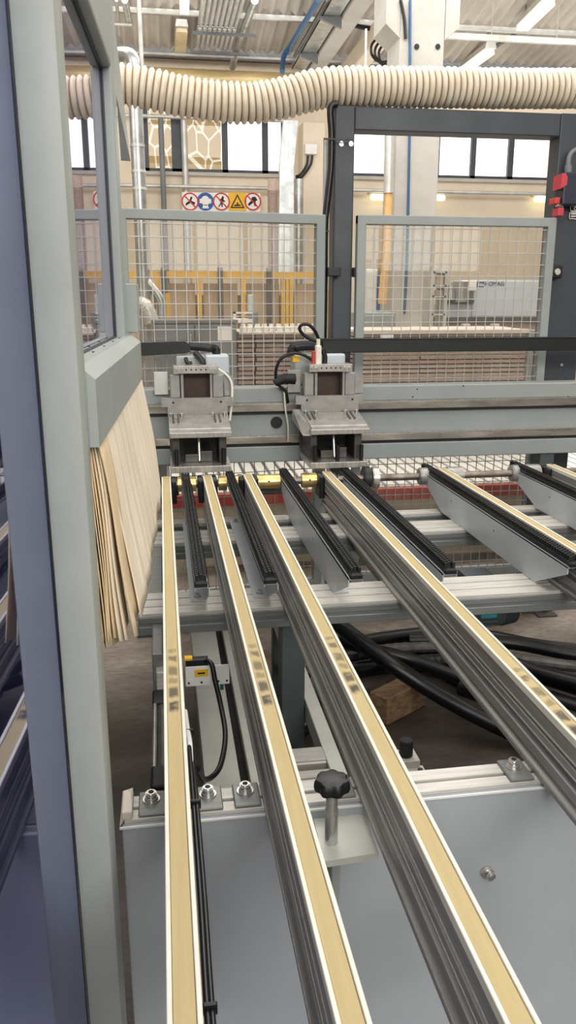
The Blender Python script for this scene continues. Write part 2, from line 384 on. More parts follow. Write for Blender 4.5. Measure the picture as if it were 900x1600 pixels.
# concrete girder and cable tray running away under the roof
GZ = 5.5
gx = lambda pts: sum(at(*p_, Z=GZ).x for p_ in pts)/len(pts)
t0, t1, g1 = gx([(445, 110), (530, 5)]), gx([(470, 112), (560, 0)]), gx([(500, 105), (600, 0)])
b = B(); b.box(t1+.03, g1, 10.6, WY-.13, GZ, GZ+.28, .02)
tag(b.build('concrete_girder', M['concrete_lt']), 'pale concrete girder running to the back wall left of the pillar top', 'girder')
b = B(); b.box(3.25, 3.5, 10.6, WY-.13, 5.3, 5.6, .03)
tag(b.build('concrete_girder', M['cream']), 'short cream girder end seen behind the pillar top', 'girder')
tr = thing('cable_tray', ((t0+t1)/2, 14, GZ), 'wide galvanised cable tray hanging beside the concrete girder', 'cable tray')
b = B(); b.box(t0, t1, 9.0, 15.15, GZ+.02, GZ+.03); b.box(t0, t0+.01, 9.0, 15.15, GZ+.02, GZ+.11); b.box(t1-.01, t1, 9.0, 15.15, GZ+.02, GZ+.11); b.build('tray', M['galv'], tr)
for px, py in ((520, 27), (490, 85)):
    y = at(px, py, Z=GZ).y; b = B(); b.prism([(t0-.03, GZ-.02), (t0+.05, GZ-.05), (t1+.02, GZ-.13), (t1+.02, GZ+.02), (t0-.03, GZ+.01)], 'Y', y, y+.06); b.build('support_bracket', M['greypanel'], tr)
b = B(); b.tube([at(497, 0, Z=GZ+.05), at(475, 37, Z=GZ+.05), at(451, 76, Z=GZ+.05)], .04, 10); b.tube([at(451, 76, Z=GZ+.05), at(443, 90, Z=GZ-.1), at(441, 112, Z=GZ-.4)], .04, 10)
tag(b.build('blue_pipe', M['teal_pipe'], smooth=True), 'blue pipe running under the corrugated ceiling left of the cable tray', 'pipe')
b = B(); b.tube([at(511, 0, Z=GZ+.06), at(460, 88, Z=GZ+.06)], .025, 8)
tag(b.build('grey_pipe', M['steel_dk'], smooth=True), 'thin dark pipe between the blue pipe and the cable tray', 'pipe')
b = B(); b.tube([at(641, 0, Y=9.983), at(640, 200, Y=9.983), at(636, 400, Y=9.983), at(632, 490, Y=9.983)], .016, 8)
tag(b.build('conduit', M['teal_pipe'], smooth=True), 'thin blue conduit running down the face of the concrete pillar', 'pipe')
b = B(); b.tube([at(626, 0, Y=9.978), at(632, 30, Y=9.978), at(634, 60, Y=9.978)], .02, 8)
tag(b.build('black_cable', M['hoseblk'], smooth=True), 'short black cable on the left edge of the pillar top', 'cable')
b = B(); b.tube([at(549, 16, Y=13.), at(551, 32, Y=13.), at(556, 40, Y=13.), at(585, 45, Y=13.), at(620, 45, Y=13.)], .035, 8)
tag(b.build('black_cable', M['hoseblk'], smooth=True), 'black cable running along the girder side to the pillar', 'cable')
b = B()
for k in range(3):
    c = at(598+k*6, 78+k*4, Y=12.5); b.tube([c+V((.16*math.cos(a*.7)*1.1, 0, .16*math.sin(a*.7))) for a in range(10)], .02, 6, 4)
tag(b.build('cable_coil', M['hoseblk'], smooth=True), 'coiled black cable hanging left of the pillar below the girder', 'cable')
b = B(); b.tube([at(572, 45, Y=9.6), at(571, 112, Y=9.6)], .012, 6)
tag(b.build('pull_cord', M['white']), 'thin white cord hanging down behind the cream hose', 'cord')
# cream round duct and thin service pipe along the back wall
y = 15.4; z = at(350, 125, Y=y).z
b = B(); b.cyl((at(215, 125, Y=y).x, y, z), (at(470, 125, Y=y).x, y, z), .155, 24)
for px in (300, 318): x = at(px, 125, Y=y).x; b.cyl((x-.02, y, z), (x+.02, y, z), .162, 24)
tag(b.build('round_duct', M['duct'], smooth=True), 'straight cream round duct along the back wall behind the flexible hose', 'duct')
y = 15.8; z = at(500, 296, Y=y).z
b = B(); b.cyl((-9, y, z), (15, y, z), .035, 10)
tag(b.build('service_pipe', M['galv_lt'], smooth=True), 'thin grey service pipe running along the back wall under the windows', 'pipe')
y = 15.85; z = at(400, 187, Y=y).z
b = B(); b.cyl((-2, y, z), (at(455, 187, Y=y).x, y, z), .035, 10)
tag(b.build('service_pipe', M['galv_lt'], smooth=True), 'grey pipe across the top of the left window', 'pipe')
y = 15.2; z = at(400, 90, Y=y).z
b = B(); b.cyl((-6, y, z), (at(625, 95, Y=y).x, y, z), .025, 8)
tag(b.build('service_pipe', M['galv_lt'], smooth=True), 'thin pale pipe under the far ceiling edge left of the pillar', 'pipe')
# radiant heating panel, conduits and hanging rods
rh = thing('radiant_heater', (1.1, 14, 5.75), 'ribbed pale radiant heating panel hanging under the corrugated ceiling', 'heater')
for yy0, yy1 in ((11.0, 13.95), (14.05, 15.0)):
    xa, xb = at(309, 55, Y=14.).x, at(371, 55, Y=14.).x
    b = B(); z = 5.74
    b.box(xa, xb, yy0, yy1, z+.05, z+.06)
    for k in range(8): x = xa+(xb-xa)*(k+.5)/8; b.cyl((x, yy0, z+.02), (x, yy1, z+.02), .026, 8)
    b.build('ribbed_panel', M['galv_lt'], rh)
for yy in (14.0, 15.0):
    b = B(); b.box(xa-.08, xb+.3, yy-.02, yy+.02, 5.66, 5.70); b.build('support_bar', M['greypanel'], rh)
b = B(); b.tube([at(398, 0, Z=5.78), at(372, 70, Z=5.78), at(363, 105, Z=5.6)], .06, 12)
tag(b.build('steel_pipe', M['galv'], smooth=True), 'galvanised pipe sloping beside the ribbed heating panel', 'pipe')
for i, (pa, pb, r, lb) in enumerate([((195, 0), (202, 36), .05, 'left galvanised pipe under the ceiling above the elbow duct'), ((182, 0), (187, 55), .025, 'thin pipe at the enclosure edge under the ceiling')]):
    b = B(); b.tube([at(*pa, Z=5.7), at(*pb, Z=5.7)], r, 12); tag(b.build('steel_pipe', M['galv'], smooth=True), lb, 'pipe')
b = B(); b.box(at(178, 38, Y=13.6).x, at(206, 38, Y=13.6).x, 13.58, 13.62, at(190, 40, Y=13.6).z, at(190, 37, Y=13.6).z)
tag(b.build('pipe_support', M['galv_lt']), 'short support rail carrying the pipes at the enclosure edge', 'bar')
b = B(); b.cyl(at(217, 0, Y=9.).xyz, at(222, 112, Y=9.).xyz, .022, 8)
tag(b.build('hanging_rod', M['galv_lt']), 'thin pale rod hanging from the ceiling beside the elbow duct', 'rod')
# fluorescent lights
def light(p0, p1, z, lit, label, w=.16):
    a, c = at(*p0, Z=z), at(*p1, Z=z); d = (c-a); L = d.length; d.normalize(); s = V((d.y, -d.x, 0))
    t = thing('fluorescent_light', (a+c)/2, label, 'light')
    def ob(u0, u1, w_, z0, z1, ends=0):
        bb = B(); vs = []
        for zz_, k in ((z0, 1), (z1, .8)):
            for u, v in ((u0, -1), (u1, -1), (u1, 1), (u0, 1)): vs.append(a+d*u+s*(v*w_*k/2)+V((0, 0, zz_-z)))
        vs2 = vs
        bb.raw(vs2, [[0, 1, 2, 3], [7, 6, 5, 4], [0, 4, 5, 1], [1, 5, 6, 2], [2, 6, 7, 3], [3, 7, 4, 0]]); return bb
    ob(-.05, L+.05, w, z+.03, z+.13).build('housing', M['galv_lt'], t)
    ob(0, L, w*.92, z-.04, z+.03).build('lens', M['lens'] if lit else M['lens_off'], t)
    for u in (.1*L, .9*L):
        p = a+d*u; bb = B(); bb.cyl((p.x, p.y, z+.1), (p.x, p.y, z+.4), .01, 6); bb.build('hanger', M['greypanel'], t)
light((858, 3), (816, 44), 5.75, True, 'upper lit fluorescent light under the right ceiling nearest the frame corner', .2)
light((765, 80), (722, 112), 5.75, True, 'lower lit fluorescent light right of the pillar above the cream hose', .2)
light((289, -30), (288, 18), 5.75, True, 'lit fluorescent light at the top edge left of the ribbed heater', .14)
light((284, 46), (281, 84), 5.75, False, 'unlit fluorescent light with a shiny cover hanging left of the ribbed heater', .2)
b = B(); b.box(0, .1, 0, .1, 0, .1); b.bm.free()
b = B(); b.tube([at(815, 46, Z=5.95), at(768, 78, Z=5.95)], .03, 8); b.tube([at(720, 113, Z=5.95), at(712, 118, Z=5.95)], .03, 8)
tag(b.build('light_track', M['greypanel']), 'grey conduit linking the two right fluorescent lights', 'conduit')
for px0, px1, py, lb in ((578, 606, 308, 'glowing wall light left of the pillar above the right mesh panel'), (680, 694, 309, 'small glowing wall light just right of the pillar'), (833, 868, 311, 'glowing wall light near the red and black switch box')):
    y = 15.9; p, q = at(px0, py, Y=y), at(px1, py, Y=y); t = thing('wall_light', (p+q)/2, lb, 'light')
    b = B(); b.box(p.x, q.x, y-.1, y, p.z-.06, p.z+.05, .04, 3); b.build('lens', M['lens'], t, True)
    b = B(); b.box(p.x-.02, q.x+.02, y-.06, y+.1, p.z+.05, p.z+.09); b.build('housing', M['galv_lt'], t)
# junction box on the wall pillar with cables
y = 15.5; p, q = at(475, 226, Y=y), at(494, 243, Y=y)
t = thing('junction_box', ((p.x+q.x)/2, y, q.z), 'pale grey junction box on the cream wall pillar with two black cables', 'junction box')
b = B(); b.box(p.x, q.x, y-.12, y, q.z, p.z, .015); b.build('box', M['white_lt'], t)
for k in (0, 1):
    b = B(); b.tube([at(481+k*7, 243, Y=y-.06), at(479+k*6, 258, Y=y-.06), at(470+k*2, 272+k*4, Y=y-.06), at(462, 276+k*3, Y=y-.06)], .022, 8); b.build('cable', M['hoseblk'], t, True)
# perforated vertical cable duct
y = 13.0
vt = thing('cable_duct', (at(450, 300, Y=y).x, y, 0), 'tall perforated galvanised cable duct standing between the windows', 'cable duct')
b = B(); pts = [(443, 188), (466, 188), (459, 262), (459, 592), (434, 592), (437, 262)]
b.prism([(at(*p_, Y=y).x, at(*p_, Y=y).z) for p_ in pts], 'Y', y, y+.12); b.build('duct', M['galv'], vt)
b = B()
for k in range(9):
    py = 196+k*7.4; px = 449-(py-190)*.03
    for dx in (0, 6): p = at(px+dx, py, Y=y); b.box(p.x-.018, p.x+.018, y-.006, y, p.z-.035, p.z+.02)
b.build('slot', M['white_lt'], vt); vt.children[-1]['kind'] = 'stuff'
b = B(); p = at(426, 280, Y=14.); q = at(419, 500, Y=14.); b.cyl((p.x, 14, 0), (p.x, 14, p.z), .085, 16)
tag(b.build('brown_pipe', M['board'], smooth=True), 'brown vertical pipe left of the perforated cable duct', 'pipe')
b = B(); p = at(467, 280, Y=14.5); b.cyl((p.x, 14.5, 0), (p.x, 14.5, p.z), .08, 16)
tag(b.build('grey_pipe', M['galv'], smooth=True), 'grey vertical pipe right of the perforated cable duct', 'pipe')
for px, lb in ((251, 'dark vertical pipe in front of the stone-view window'), (287, 'pale vertical pipe beside the dark window bar')):
    yy = 15.7 if px == 251 else 15.93; p0 = at(px, 185, Y=yy); b = B(); b.cyl((p0.x, yy, 0), (p0.x, yy, p0.z), .05 if px == 251 else .06, 10)
    tag(b.build('vertical_pipe', M['greypanel'] if px == 251 else M['galv_lt'], smooth=True), lb, 'pipe')
# galvanised extraction pipe with elbow and branch
y = 8.0
gp = thing('extraction_pipe', (-.148, y, 1.3), 'galvanised extraction pipe with elbow on top behind the left mesh panel', 'pipe')
zt = at(208, 95, Y=y).z
b = B(); b.cyl((-.148, y, 0), (-.148, y, zt-.05), .062, 20); b.build('pipe', M['galv'], gp, True)
b = B(); b.tube([V((-.148, y, zt-.08)), V((-.15, y, zt)), V((-.2, y+.05, zt+.06)), V((-.34, y+.2, zt+.09))], .062, 20); b.build('elbow', M['galv'], gp, True)
for py in (112, 228, 268, 295): z = at(215, py, Y=y).z; b = B(); b.cyl((-.148, y, z-.012), (-.148, y, z+.012), .067, 20); b.build('clamp_ring', M['galv_lt'], gp, True)
b = B(); b.tube([at(222, 432, Y=y), at(238, 450, Y=y), at(251, 470, Y=y), at(253, 500, Y=y)], .045, 12); b.build('branch', M['galv'], gp, True)
b = B(); b.tube([at(215, 475, Y=y-.1), at(228, 480, Y=y-.1), at(238, 505, Y=y-.1)], .07, 14, rf=lambda i, p: .07+.006*(i % 2)); b.build('flexible_branch', M['galv_lt'], gp, True)

# ---------------------------------------------------------------- safety sign board
y = 15.86; p, q = at(284, 300, Y=y), at(407, 331, Y=y)
b = B(); b.box(p.x, q.x, y, y+.02, q.z, p.z)
tag(b.build('sign_board', M['sign_wht']), 'white backing board behind the five round and square safety signs', 'board')
def sign(px, kind, label):
    yy = y-.012; c = at(px, 315, Y=yy); r = .158; t = thing('safety_sign', (c.x, yy, c.z), label, 'sign', 'safety signs on the white board')
    cc = (c.x, c.z)
    def disc(m, rad, y0, nm):
        b = B(); b.cyl((c.x, y0, c.z), (c.x, y0+.006, c.z), rad, 32); return b.build(nm, m, t)
    def shape(pts, m, y0, nm):
        b = B(); b.prism([(c.x+u*r, c.z+v*r) for u, v in pts], 'Y', y0, y0+.003); return b.build(nm, m, t)
    if kind in ('hand', 'walk', 'tool'):
        disc(M['sign_wht'], r, yy, 'sign_face')
        fig = {'hand': [(-.55, -.5), (.1, -.1), (.5, -.35), (.6, -.1), (.15, .1), (.3, .5), (.1, .55), (-.1, .1), (-.5, -.2)],
               'walk': [(-.4, -.6), (-.1, -.1), (-.3, .2), (0, .35), (.1, .6), (.3, .55), (.25, .2), (.5, .0), (.1, -.05), (.15, -.6), (0, -.6), (-.05, -.25), (-.25, -.6)],
               'tool': [(-.6, -.3), (-.2, .1), (-.1, .5), (.3, .55), (.55, .2), (.3, .0), (.5, -.5), (.2, -.5), (.05, -.1), (-.45, -.5)]}[kind]
        shape(fig, M['text_bk'], yy-.003, 'pictogram')
        b = B(); b.ring(cc, r*.84, r, yy-.004, .004); b.build('prohibition_ring', M['sign_red'], t)
        shape([(-.68, .58), (-.58, .68), (.68, -.58), (.58, -.68)], M['sign_red'], yy-.006, 'prohibition_bar')
    elif kind == 'blue':
        disc(M['sign_blue'], r, yy, 'sign_face')
        shape([(.5*math.cos(a*.4488), .1+.55*math.sin(a*.4488)) for a in range(14)], M['sign_wht'], yy-.003, 'pictogram')
        for sx in (-1, 1): shape([(sx*.42, -.2), (sx*.68, -.2), (sx*.68, .3), (sx*.42, .3)], M['sign_wht'], yy-.004, 'ear_cup')
        shape([(-.4, -.75), (.4, -.75), (.25, -.35), (-.25, -.35)], M['sign_wht'], yy-.003, 'shoulders')
    else:
        shape([(-1.05, -1), (1.05, -1), (1.05, 1), (-1.05, 1)], M['sign_yel'], yy, 'sign_face')
        shape([(-.85, -.72), (.85, -.72), (0, .85)], M['text_bk'], yy-.003, 'warning_triangle')
        shape([(-.62, -.58), (.62, -.58), (0, .55)], M['sign_yel'], yy-.005, 'warning_face')
        shape([(-.4, -.5), (.4, -.5), (.4, -.38), (.1, -.3), (.05, -.1), (-.1, -.1), (-.05, -.3), (-.4, -.38)], M['text_bk'], yy-.007, 'pictogram')
sign(297, 'hand', 'leftmost round red prohibition sign on the white board')
sign(321, 'blue', 'round blue mandatory sign with a white head wearing ear protection')
sign(346, 'walk', 'middle round red prohibition sign between the blue and yellow signs')
sign(371, 'yellow', 'square yellow warning sign with a black triangle')
sign(395, 'tool', 'rightmost round red prohibition sign right of the yellow sign')

# ================================================================== BACKGROUND MACHINES
# yellow framed rack with tan panels
y = 11.0
yr = thing('yellow_rack', (.8, y, 0), 'long yellow framed enclosure with tan panels behind the left mesh panel', 'machine')
X = lambda p, py=440: at(p, py, Y=y).x
zt = at(300, 424, Y=y).z
b = B(); b.box(X(170), X(512), y, y+.08, zt-.09, zt)
b.build('top_rail', M['yellow'], yr)
for px in (246, 311, 380, 443, 449, 455, 508):
    b = B(); b.box(X(px)-.03, X(px)+.03, y, y+.08, 0, zt-.09); b.build('post', M['yellow'], yr)
for a, c in ((196, 240), (262, 305), (318, 372), (386, 438), (462, 500)):
    b = B(); b.box(X(a), X(c), y+.12, y+.15, .2, zt-.15); b.build('tan_panel', M['tanwood'], yr)
for px in (256, 344, 420):
    b = B(); b.box(X(px)-.035, X(px)+.035, y-.05, y, 0, zt+.05); b.build('dark_upright', M['steel_dk'], yr)
b = B(); b.box(X(195), X(510), y+.2, y+.3, 0, zt-.3); b.build('rear_panel', M['board'], yr)
for px in (247, 262):
    p = at(px, 458, Y=9.); b = B(); b.box(p.x-.025, p.x+.025, 9., 9.06, 0, p.z)
    tag(b.build('bollard_post', M['yellow']), ['yellow guard post left of the dark bar behind the grey cabinet', 'yellow guard post right of the dark bar behind the grey cabinet'][px > 250], 'post')
# robot arm bits on top of the enclosure (grey lifting head)
y = 9.5
lh = thing('lifting_column', (at(393, 500, Y=y).x, y, 0), 'pale grey lifting column with white table behind the left mesh panel', 'machine')
p0, p1 = at(388, 460, Y=y), at(397, 530, Y=y)
b = B(); b.box(p0.x, p1.x, y, y+.1, 0, p0.z, .01); b.build('column', M['homag'], lh)
p0, p1 = at(362, 487, Y=y), at(392, 498, Y=y)
b = B(); b.box(p0.x, p1.x, y-.2, y+.2, p1.z-.04, p1.z); b.box(p0.x, p1.x, y-.2, y-.17, p0.z-.02, p0.z); b.box(p0.x, p0.x+.03, y-.2, y-.17, p1.z, p0.z); b.build('table', M['white_lt'], lh)
p0 = at(395, 500, Y=y); b = B(); b.box(p0.x-.06, p0.x+.05, y-.12, y, p0.z-.3, p0.z+.1, .02); b.build('control_head', M['greypanel'], lh)
# grey two-door cabinet
y = 6.0
cb = thing('grey_cabinet', (.25, y, 0), 'low dark grey two-door cabinet behind the left mesh panel with a paper taped on', 'cabinet')
p, q = at(238, 505, Y=y), at(371, 600, Y=y); zc = p.z
b = B(); b.box(p.x, q.x, y, y+.5, .05, zc, .008); b.box(p.x-.01, q.x+.01, y-.01, y+.5, zc, zc+.02); b.build('body', M['greypanel'], cb)
xm = at(304, 520, Y=y).x
for a, c in ((p.x+.01, xm-.004), (xm+.004, q.x-.01)):
    b = B(); b.box(a, c, y-.02, y, .08, zc-.015, .004); d = b.build('door', M['greypanel'], cb)
    b = B(); hx = xm-.03 if c < xm else xm+.03; b.box(hx-.008, hx+.008, y-.045, y-.02, zc-.2, zc-.08, .003); b.build('handle', M['zinc'], d)
p, q = at(340, 510, Y=y-.03), at(363, 532, Y=y-.03)
b = B(); b.box(p.x, q.x, y-.026, y-.022, q.z, p.z)
tag(b.build('paper_sheet', M['paper']), 'white paper sheet taped to the grey cabinet door', 'paper')
# stacks of brown boards on a trestle
y = 6.1
def stack(px0, px1, label, grp, ztop, dx=0):
    x0, x1 = at(px0, 545, Y=y).x, at(px1, 545, Y=y).x; pitch = .0345; n = 15; first = None
    for k in range(n):
        z1 = ztop-k*pitch; j = random.uniform(-.006, .006)
        if first is None:
            bb = B(); bb.box(x0, x1, y, y+.7, z1-.026, z1, .002, 1)
            for u in range(1, int((x1-x0)/.16)+1):
                xx = x0+u*.16
                if xx+.02 < x1: bb.box(xx, xx+.03, y+.02, y+.68, z1-.0345, z1-.026)
            first = bb.build('brown_board', M['board']); tag(first, label, 'board', grp)
        else:
            c = first.copy(); col.objects.link(c); c.location = (j, 0, -k*pitch)
    return x0, x1, ztop-n*pitch
zs = at(650, 521, Y=y).z
for a, c, lb, g in ((372, 398, 'short brown board end in the stack beside the grey cabinet', 'boards beside the grey cabinet'),
                    (400, 506, 'brown board with pale spacers in the stack behind the left mesh panel', 'boards behind the left mesh panel'),
                    (560, 655, 'brown board with spacers in the left stack behind the right mesh panel', 'left boards behind the right mesh panel'),
                    (657, 822, 'brown board with spacers in the right stack behind the right mesh panel', 'right boards behind the right mesh panel')):
    r = stack(a, c, lb, g, zs)
zlow = r[2]
tb = thing('trestle_table', (1.6, y+.3, 0), 'long grey trestle carrying the brown board stacks behind the mesh fence', 'table')
b = B(); b.box(.55, 2.80, y-.02, y+.75, zlow-.05, zlow); b.build('top', M['greypanel'], tb)
for x in (.6, 1.7, 2.75):
    for yy in (y+.02, y+.65): b = B(); b.box(x-.03, x+.03, yy, yy+.06, 0, zlow-.05); b.build('leg', M['dkgreen'], tb)
b = B(); b.box(at(560, 518, Y=y).x, at(824, 518, Y=y).x, y-.05, y+.7, zs+.002, zs+.028, .003)
tag(b.build('pale_plank', M['boardlt']), 'pale plank lying along the top of the right brown board stacks', 'board')
b = B(); b.box(at(372, 520, Y=y).x, at(506, 520, Y=y).x, y-.05, y+.7, zs+.002, zs+.02, .003)
tag(b.build('pale_plank', M['boardlt']), 'pale plank lying along the top of the left brown board stack', 'board')
b = B(); p, q = at(823, 518, Y=y), at(838, 600, Y=y); b.box(p.x, q.x, y-.05, y+.6, 0, p.z+.01)
tag(b.build('end_stop_panel', M['galv']), 'mottled grey end panel right of the brown board stacks', 'panel')
b = B(); p = at(606, 527, Y=y-.08); b.box(p.x-.05, p.x+.05, y-.065, y-.0502, p.z-.012, p.z+.018)
tag(b.build('white_tag', M['paper']), 'small white tag on the front of the brown boards', 'tag')
# white suction clamps on the left stack
cl0 = None
for k in range(11):
    px = 380+k*11.2; p = at(px, 513, Y=y+.1)
    if cl0 is None:
        cl0 = thing('suction_clamp', (p.x, y+.1, zs+.02), 'small white suction clamp in the row on the left pale plank', 'clamp', 'white clamps on the left pale plank')
        b = B(); b.box(p.x-.022, p.x+.022, y+.06, y+.16, zs+.02, zs+.055, .004); b.build('block', M['white_lt'], cl0)
        b = B(); b.cyl((p.x, y+.11, zs+.055), (p.x, y+.11, zs+.075), .02, 12); b.build('cup', M['white'], cl0)
    else:
        c = copy_tree(cl0); c.location = (p.x, y+.1+random.uniform(-.03, .03), zs+.02)
# pale machining centre with its lettering
y = 12.0
hm = thing('machining_centre', (5.2, y, 0), 'long pale blue-grey machining centre with blue lettering behind the right mesh panel', 'machine')
p, q = at(741, 437, Y=y), at(935, 496, Y=y)
b = B(); b.box(p.x, q.x, y, y+1.1, q.z, p.z, .03); b.build('housing', M['homag'], hm)
q2 = at(690, 474, Y=y); b = B(); b.box(q2.x, p.x+.2, y+.05, y+1., q.z, q2.z, .02); b.build('gantry_base', M['homag'], hm)
b = B(); b.box(at(697, 470, Y=y).x, at(740, 470, Y=y).x, y-.02, y+.4, q2.z, q2.z+.05); b.build('slide', M['dark'], hm)
b = B(); b.box(q2.x, q.x, y-.03, y+1., q.z-.07, q.z); b.build('base_strip', M['steel_dk'], hm)
b = B(); b.box(q2.x, q.x, y+.02, y+.9, 0, q.z-.07); b.build('plinth', M['board'], hm)
p = at(723, 440, Y=y-.1); q = at(733, 470, Y=y-.1)
hd = B(); hd.box(at(716, 440, Y=y).x, at(740, 440, Y=y).x, y-.15, y+.2, at(720, 455, Y=y).z, at(720, 438, Y=y).z, .02); hd.build('spindle_cover', M['white_lt'], hm)
b = B(); b.cyl((p.x, y-.05, q.z-.02), (p.x, y-.05, p.z), .1, 14, r2=.13); b.cyl((p.x-.16, y-.05, q.z+.03), (p.x-.16, y-.05, p.z-.05), .07, 12); b.build('spindle', M['galv'], hm, True)
def text(body, px, py, y, h, m, parent, name, wscale=1.):
    cu = bpy.data.curves.new('t', 'FONT'); cu.body = body; cu.size = h; cu.extrude = .003
    o = bpy.data.objects.new('t', cu); col.objects.link(o)
    dg = bpy.context.evaluated_depsgraph_get(); me = bpy.data.meshes.new_from_object(o.evaluated_get(dg))
    bpy.data.objects.remove(o)
    c = at(px, py, Y=y); off = V((0, 0, 0)); pp = parent
    while pp is not None: off += pp.location; pp = pp.parent
    me.transform(Matrix.Translation(c-off) @ Matrix.Rotation(math.pi/2, 4, 'X') @ Matrix.Scale(wscale, 4, (1, 0, 0)))
    me.materials.clear(); me.materials.append(m)
    o = bpy.data.objects.new(name, me); col.objects.link(o); o.parent = parent; return o
text('HOMAG', 757, 446, y-.01, .085, M['text_dk'], hm, 'lettering', 1.0)
p, q = at(744.5, 440, Y=y), at(755.5, 449, Y=y)
b = B(); w = .018
b.box(p.x, q.x, y-.012, y, p.z-w, p.z); b.box(p.x, q.x, y-.012, y, q.z, q.z+w); b.box(p.x, p.x+w, y-.012, y, q.z, p.z); b.box(q.x-w, q.x, y-.012, y, p.z-.03, p.z)
b.build('emblem', M['text_dk'], hm)
for px in (730, 776):
    p = at(px, 510, Y=9.); t = thing('clamping_console', (p.x, 9., 0), ['grey console with white clamp left of the pale machine rail', 'grey console upright in front of the pale machine'][px > 750], 'clamp')
    b = B(); b.box(p.x-.04, p.x+.04, 9, 9.1, 0, p.z+.03, .01); b.build('upright', M['galv_lt'], t)
    b = B(); b.box(p.x-.09, p.x+.03, 8.96, 9.0, p.z-.03, p.z, .008); b.build('clamp_jaw', M['white_lt'], t)
b = B(); p = at(685, 512, Y=9.5); b.box(at(660, 515, Y=9.5).x, at(800, 515, Y=9.5).x, 9.5, 10., p.z-.05, p.z)
tag(b.build('white_panel_sheet', M['white_lt']), 'white sheet lying flat in front of the pale machining centre', 'panel')
# cabinets left of the pillar behind the right panel
y = 11.5
cbx = [(572, 588, 420, 490, 'white_cabinet', M['white_lt'], 'tall white cabinet at the left edge of the right mesh panel', 'cabinet'),
       (589, 603.5, 430, 472, 'blue_board', M['blue'], 'blue board standing behind the orange hose', 'board'),
       (604, 615, 420, 490, 'white_cabinet', M['white_lt'], 'narrow white cabinet between the orange hose and the pillar', 'cabinet')]
for a, c, t0, t1, nm, m_, lb, ct in cbx:
    p, q = at(a, t0, Y=y), at(c, t1, Y=y); t = thing(nm, ((p.x+q.x)/2, y, 0), lb, ct)
    b = B(); b.box(p.x, q.x, y, y+.5, 0, p.z, .01); b.build('body', m_, t)
    b = B(); b.box(p.x+.02, q.x-.02, y-.015, y, .1 if nm != 'blue_board' else q.z, p.z-.04, .004); b.build('front_panel', m_, t)
p, q = at(571, 404, Y=y), at(598, 420, Y=y); t = thing('cardboard_box', ((p.x+q.x)/2, y+.2, q.z), 'brown cardboard box on top of the white cabinet', 'box')
b = B(); b.box(p.x, q.x, y+.02, y+.45, at(572, 420, Y=y).z+.001, p.z, .006); b.build('body', M['tanwood'], t)
b = B(); b.box(p.x+.1, p.x+.16, y+.015, y+.455, at(572, 420, Y=y).z+.01, p.z+.003); b.build('tape', M['boardlt'], t)
y = 8.5; p, q = at(566, 488, Y=y), at(618, 522, Y=y)
t = thing('green_grey_machine', ((p.x+q.x)/2, y, 0), 'low green-grey machine housing left of the pillar foot', 'machine')
b = B(); b.box(p.x, q.x, y, y+.6, 0, p.z, .015); b.build('housing', M['beam'], t)
b = B(); b.box(p.x+.02, q.x-.02, y-.02, y, .1, p.z-.03, .01); b.build('front_door', M['beam'], t)
y = 9.2; t = thing('tool_rack', (at(683, 450, Y=y).x, y, 0), 'narrow rack with brown cartons right of the pillar', 'rack')
p, q = at(678, 418, Y=y), at(694, 520, Y=y)
for xx in (p.x, q.x): b = B(); b.box(xx-.02, xx+.02, y, y+.3, 0, p.z); b.build('upright', M['galv_lt'], t)
for py in (424, 445, 462, 490): z = at(685, py, Y=y).z; b = B(); b.box(p.x, q.x, y, y+.3, z-.02, z); b.build('shelf', M['galv_lt'], t)
for py, h, m_, lb in ((444, .11, M['tanwood'], 'tan carton on the upper shelf of the narrow rack'), (461, .06, M['board'], 'brown carton on the middle shelf of the narrow rack')):
    z = at(685, py+1, Y=y).z; c = B(); c.box(p.x+.03, q.x-.03, y+.02, y+.25, z+.001, z+h, .004); o = c.build('carton', m_); tag(o, lb, 'box')
# orange suction hose hanging behind the right panel
y = 9.75
oh = thing('orange_hose', (at(605, 400, Y=y).x, y, 1.4), 'orange suction hose hanging from a grey pipe left of the pillar', 'hose')
b = B(); b.tube([at(607, 300, Y=y), at(606, 340, Y=y), at(603, 400, Y=y), at(597, 475, Y=y)], .075, 14, 8, rf=lambda i, p: .040+.004*(i % 2)+.0005*i); b.build('hose', M['orange'], oh, True)
b = B(); b.cyl(at(607, 302, Y=y), at(609, 205, Y=y), .06, 14); b.build('connector_pipe', M['galv_lt'], oh, True)
b = B(); b.box(at(514, 420, Y=7.).x, at(519, 420, Y=7.).x, 7, 7.06, 0, at(516, 452, Y=7.).z); tag(b.build('bollard_post', M['yellow']), 'yellow guard post seen in the gap left of the dark gantry post', 'post')
# white slatted outfeed table with the red edge
y0, y1 = 4.75, 5.92; zt = at(640, 758, Y=y0).z
ot = thing('outfeed_table', (1.6, 5.3, 0), 'low white slatted table with a red edge seen under the grey beam', 'table')
sl = 0
for x in [(.02+.085*k) for k in range(41)]:
    b = B(); b.box(x, x+.062, y0, y1-.0, zt-.02, zt, .003, 1); b.build('slat', M['white_lt'], ot)
b = B(); b.box(0, 3.6, y0-.03, y0, zt-.085, zt-.012); b.build('red_edge', M['red'], ot)
b = B(); b.box(0, 3.6, y0-.02, y0+.02, .05, zt-.085); b.build('beige_skirt', M['beige'], ot)
b = B(); b.box(0, 3.6, y0+.02, y1, zt-.06, zt-.021); b.build('frame', M['greypanel'], ot)
for x in (.1, 1.8, 3.5):
    b = B(); b.box(x-.03, x+.03, y1-.1, y1-.04, 0, zt-.06); b.build('leg', M['greypanel'], ot)

